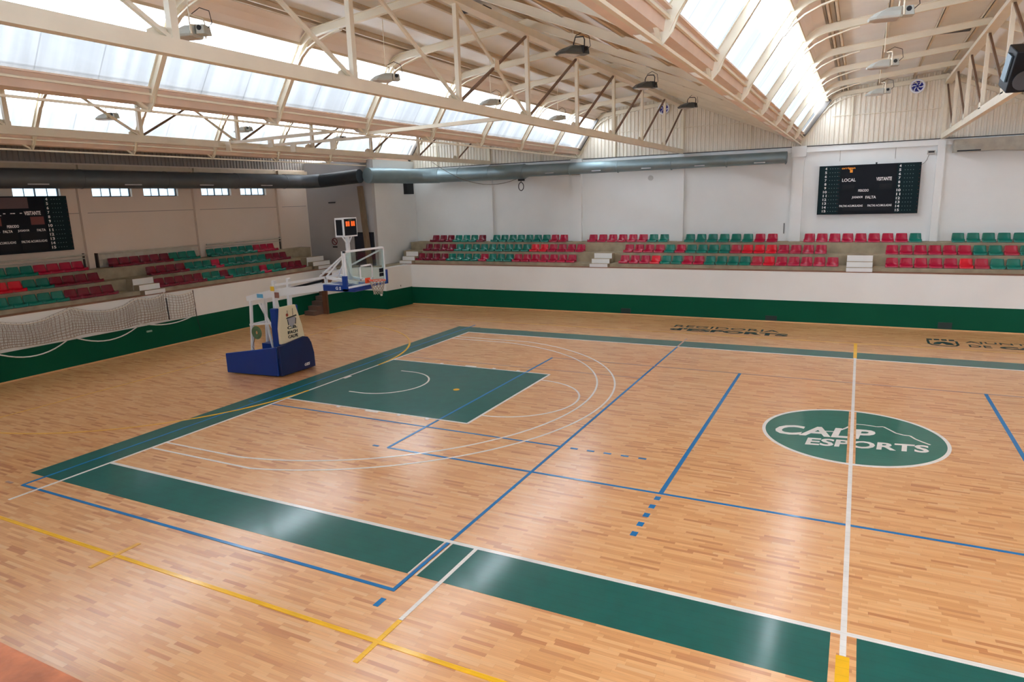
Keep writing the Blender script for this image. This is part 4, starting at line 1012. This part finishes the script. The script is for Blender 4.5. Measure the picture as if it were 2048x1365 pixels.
# mast uprights
for y in (7.12, 7.72):
    MB().beam((-2.35, y, .5), (-2.2, y, 2.98), .09, .13, (0, 1, 0)).build('mast', WHITEM, hp)
    MB().beam((-3.45, y-.02 if y < 7.4 else y+.02, 0.5), (-3.3, y, 2.3), .075, .075, (0, 1, 0)).build('rear_leg', WHITEM, hp)
    MB().beam((-2.95, y, 2.25), (-2.3, y, 1.2), .05, .05, (0, 1, 0)).build('brace', WHITEM, hp)
    MB().beam((-2.8, y, 2.25), (-2.5, y, .6), .05, .05, (0, 1, 0)).build('brace', WHITEM, hp)
    # main arm beams
    MB().prism([(-3.45, y-.04, 2.28), (-2.2, y-.04, 2.47), (-.12, y-.04, 2.74), (-.12, y-.04, 2.93), (-2.2, y-.04, 2.72), (-3.45, y-.04, 2.44)], (0, .08, 0)).build('arm_beam', WHITEM, hp)
    MB().beam((-2.15, y, 2.84), (-.1, y, 3.13), .07, .06, (0, 1, 0)).build('upper_link', WHITEM, hp)
    MB().beam((-.1, y, 3.12), (1.08, y, 3.0), .07, .07, (0, 1, 0)).build('front_arm', WHITEM, hp)
    MB().beam((-.1, y, 2.93), (1.05, y, 2.86), .06, .07, (0, 1, 0)).build('front_arm', WHITEM, hp)
    MB().beam((-.1, y, 2.8), (-.1, y, 3.15), .07, .07, (0, 1, 0)).build('arm_joint', WHITEM, hp)
MB().box((-3.4, 7.05, 1.5), (-3.34, 7.8, 1.56)).build('crossbar', WHITEM, hp)
MB().beam((-3.37, 7.1, 1.53), (-2.45, 7.1, 1.62), .05, .05).build('crossbar', WHITEM, hp)
for x, z in ((-3.4, 2.36), (-2.2, 2.6), (-1.2, 2.74), (-.15, 2.84)): MB().box((x-.04, 7.1, z-.05), (x+.04, 7.74, z+.05)).build('crossbar', WHITEM, hp)
MB().beam((-1.9, 7.42, 2.7), (-.5, 7.42, 2.98), .07, .07, (0, 1, 0)).build('gas_spring', BLACK, hp)
MB().box((-2.3, 7.03, 2.66), (-2.16, 7.055, 2.8)).build('warning_label', mat('yellow_label', (226, 190, 40), .5), hp)
MB().box((-2.95, 7.065, 2.42), (-2.7, 7.078, 2.54)).build('blue_label', mat('light_blue_label', (90, 170, 214), .5), hp)
MB().box((-2.16, 7.04, 2.45), (-2.0, 7.07, 2.62)).build('mount_plate', mat('brown_mount', (140, 96, 84), .5), hp)
# blue pad under the front arm
MB().box((-.14, 7.0, 2.74), (1.05, 7.84, 2.93)).build('arm_pad', BLUEP, hp, bevel=.02)
text('brand_mark', 'G S', TXTW, hp, (.35, 6.995, 2.79), (1, 0, 0), (0, 0, 1), 1, .2, .03, 0, .004, height=.09)
# shot clock
cl = MB().box((.42, 7.1, 4.3), (.74, 7.68, 4.84)).build('shot_clock', WHITEM, hp)
MB().box((.735, 7.13, 4.34), (.75, 7.65, 4.81)).box((.47, 7.09, 4.35), (.69, 7.11, 4.79)).build('display', DARKB, cl)
mb = MB()
for y0 in (7.19, 7.42):
    mb.box((.75, y0, 4.6), (.755, y0+.07, 4.74)); mb.box((.75, y0+.09, 4.6), (.755, y0+.16, 4.74))
mb.build('digits', LED, cl)
text('maker_mark', 'clock', mat('pale_green_text', (130, 150, 90), .5), cl, (.751, 7.3, 4.765), (0, 1, 0), (0, 0, 1), 1, .16, .01, 0, .003, height=.025)
MB().beam((.58, 7.42, 2.9), (.58, 7.4, 4.3), .09, .09, (0, 1, 0)).build('clock_post', WHITEM, hp)
MB().beam((.58, 7.42, 4.05), (.58, 7.2, 4.3), .03, .03, (1, 0, 0)).beam((.58, 7.42, 4.05), (.58, 7.6, 4.3), .03, .03, (1, 0, 0)).build('clock_bracket', WHITEM, hp)
for p, q in (((-.35, 7.15, 3.14), (1.1, 6.62, 3.85)), ((-.35, 7.7, 3.14), (1.1, 8.2, 3.85)), ((-.1, 7.15, 3.14), (.58, 7.4, 3.9)), ((-.1, 7.7, 3.14), (.58, 7.44, 3.9)), ((.6, 7.42, 3.1), (1.1, 6.6, 3.85))):
    MB().beam(p, q, .045, .045).build('stay', WHITEM, hp)
# backboard
BX, BY0, BY1, BZ0, BZ1 = 1.14, CY-.9, CY+.9, 2.90, 3.95
MB().box((BX+.015, BY0+.03, BZ0+.03), (BX+.03, BY1-.03, BZ1-.03)).build('backboard_glass', BGLASS, hp)
mb = MB(); t = .05
mb.box((BX, BY0, BZ0), (BX+.045, BY0+t, BZ1)).box((BX, BY1-t, BZ0), (BX+.045, BY1, BZ1)).box((BX, BY0, BZ0), (BX+.045, BY1, BZ0+t)).box((BX, BY0, BZ1-t), (BX+.045, BY1, BZ1))
mb.build('backboard_frame', WHITEM, hp)
MB().box((BX-.06, BY0-.01, BZ0), (BX-.02, BY0+.04, BZ1)).box((BX-.06, BY1-.04, BZ0), (BX-.02, BY1+.01, BZ1)).box((BX-.06, BY0, BZ1-.05), (BX-.02, BY1, BZ1)).build('rear_frame', WHITEM, hp)
mb = MB(); a, b, c, d_ = CY-.295, CY+.295, BZ0+.15, BZ0+.6; X = BX+.032
for p in (((X, a, c), (X+.006, a+.05, d_)), ((X, b-.05, c), (X+.006, b, d_)), ((X, a, c), (X+.006, b, c+.05)), ((X, a, d_-.05), (X+.006, b, d_))): mb.box(*p)
mb.build('target_square', WHITEM, hp)
mb = MB().box((BX-.07, BY0-.045, BZ0-.06), (BX+.08, BY0+.02, BZ0+.36)).box((BX-.07, BY1-.02, BZ0-.06), (BX+.08, BY1+.045, BZ0+.36)).box((BX-.07, BY0-.045, BZ0-.06), (BX+.08, BY1+.045, BZ0+.0))
mb.build('edge_padding', BLUEP, hp)
MB().box((BX+.032, BY1-.3, BZ0+.3), (BX+.036, BY1-.1, BZ0+.42)).box((BX+.032, BY1-.3, BZ0+.18), (BX+.036, BY1-.1, BZ0+.28)).build('board_logo', DARKB, hp)
RX, RZ = BX+.04+.15+.225, 3.05
rimpts = [(RX+.23*math.cos(2*math.pi*k/32), CY+.23*math.sin(2*math.pi*k/32), RZ) for k in range(32)]
rm = MB().tube(rimpts, .012, 8, closed=True).box((BX+.04, CY-.09, RZ-.09), (BX+.09, CY+.09, RZ+.06)).box((BX+.05, CY-.06, RZ-.04), (RX-.2, CY+.06, RZ+.01)).build('rim', ORANGE, hp, smooth=True)
mb = MB()
for k in range(12):
    for sgn in (1, -1):
        pts = []
        for j in range(7):
            a = 2*math.pi*(k+sgn*j*.5)/12; r = .225-.095*min(1, j/5)
            pts.append((RX+r*math.cos(a), CY+r*math.sin(a), RZ-.01-.065*j))
        mb.tube(pts, .007, 4)
mb.build('hoop_net', NET, hp)
# hanging hose coil behind the stand
hc = thing('hose_coil', (-3.2, 7.05, 1.1), 'green hose coil hanging from the rear crossbar of the basketball stand', 'hose')
mb = MB()
for k in range(7):
    r = .2-.022*k; mb.tube([(-3.08+r*math.cos(a), 7.02+.012*(k % 3), 1.30+r*math.sin(a)) for a in [2*math.pi*j/24 for j in range(24)]], .016, 6, closed=True)
mb.build('hose', mat('dull_green_hose', (92, 120, 84), .5), hc)
MB().tube([(-3.2, 7.04, 1.15), (-3.35, 7.04, .8), (-3.1, 7.04, .52)], .01, 6).build('loose_end', mat('dull_orange_cord', (150, 104, 70), .6), hc)

# ================================================================== LEFT STAND SEATS
xr1, xr2, xr3 = PL-.47, PL-1.22, PL-1.97
LT, LM, LB = 'seats in the left top row', 'seats in the left middle row', 'seats in the left bottom row'

def lrow(seq, y0, x, z, section, group, n0=1):
    k = 0
    for i, c in enumerate(seq):
        if c == '.': continue
        k += 1
        lab = '%s seat, %s from left in %s' % (SEATC[c][0], ORD[k+n0-1], section)
        seat(c, (x, y0+.445*i, z), math.radians(90), lab, group)
lrow('GGGRRRR', 4.49, xr3, Z3, 'left top row, group under the scoreboard', LT)
lrow('DDDDDDGGG', 8.55, xr3, Z3, 'left top row, middle group', LT)
lrow('GGGGGGRRR', 13.11, xr3, Z3, 'left top row, group nearest the corner', LT)
lrow('BBGGDDDD', 4.1, xr2, Z2, 'left middle row, block left of the steps', LM)
lrow('DDDDGGGRGGGGGGDDD', 9.57, xr2, Z2, 'left middle row, block right of the steps', LM)
lrow('GGGGGDDDD', 3.66, xr1, Z1, 'left bottom row, block left of the steps', LB)
lrow('DDDDDGGDGGGGRGGDDD', 9.33, xr1, Z1, 'left bottom row, block right of the steps', LB)

# ================================================================== HANGING NET
nt_ = thing('safety_net', (PL+.3, 5, 1.5), 'long cream sports net draped over the left parapet', 'net')
peaks = [(-5.2, 2.02), (-2.4, 2.06), (.3, 2.04), (2.75, 2.06), (5.23, 2.07), (7.76, 2.04), (8.83, 2.10), (10.05, 2.05)]
def topz(y):
    for (a, za), (b, zb) in zip(peaks, peaks[1:]):
        if a <= y <= b:
            t = (y-a)/(b-a); return za+(zb-za)*t-(.30*min(1, (b-a)/2.4))*4*t*(1-t)
    return 2.0
def botz(y): return 1.07+.03*math.sin(y*2.5)
def xo(y, s): return PL+.10+.10*math.sin(y*2.1)**2+.03*math.sin(y*9)+.12*s*(1-s)+.02*math.sin(s*7+y*3)
def net_layer(y0, y1, cell, rr, dx=0, topadd=0.0):
    mb = MB(); ny = int((y1-y0)/cell); nz = 9
    def P(i, j):
        y = y0+(y1-y0)*i/ny; s = j/nz; zt = topz(y)+topadd; zb = botz(y)
        return Vector((xo(y, s)+dx, y+.012*math.sin(j*1.7+i*.3), zb+(zt-zb)*s))
    for i in range(ny+1): mb.tube([P(i, j) for j in range(0, nz+1)], rr, 3, caps=False)
    for j in range(nz+1): mb.tube([P(i, j) for i in range(ny+1)], rr, 3, caps=False)
    return mb
net_layer(-5.2, 10.05, .115, .0095).build('netting', NET, nt_)
net_layer(-5.2, 8.8, .13, .007, dx=-.05, topadd=.05).build('back_layer', NET, nt_)
ys = [-5.2+15.25*k/150 for k in range(151)]
MB().tube([(xo(y, 1)+.01, y, topz(y)+.005) for y in ys], .016, 6).build('top_cord', NETW, nt_)
lows = [(-5.2, 1.0), (-2.3, 1.05), (.3, 1.05), (2.75, 1.05), (5.15, 1.1), (7.7, 1.1), (10.04, 1.05)]
pts = []
for (a, za), (b, zb) in zip(lows, lows[1:]):
    for k in range(12):
        t = k/12; pts.append((PL+.15+.03*math.sin(t*math.pi), a+(b-a)*t, za+(zb-za)*t-.37*4*t*(1-t)*(.5 if b > 9 else 1)))
MB().tube(pts+[(PL+.15, 10.04, 1.05)], .022, 6).build('white_rope', ROPE, nt_)
for y, z0, z1 in ((8.85, 1.05, 1.9), (10.07, .98, 2.06)): MB().cyl((PL+.2, y, z0), (PL+.16, y, z1), .022 if y < 9 else .014, 8).build('end_strap', DARK, nt_)
MB().tube([(PL+.17, 10.08, 1.05), (PL+.12, 10.26, .12)], .008, 6).build('tie_cord', DARK, nt_)
MB().box((PL+.1, 7.9, .72), (PL+.16, 8.1, .78)).build('cleat', mat('pale_green_clip', (140, 170, 150), .5), nt_)
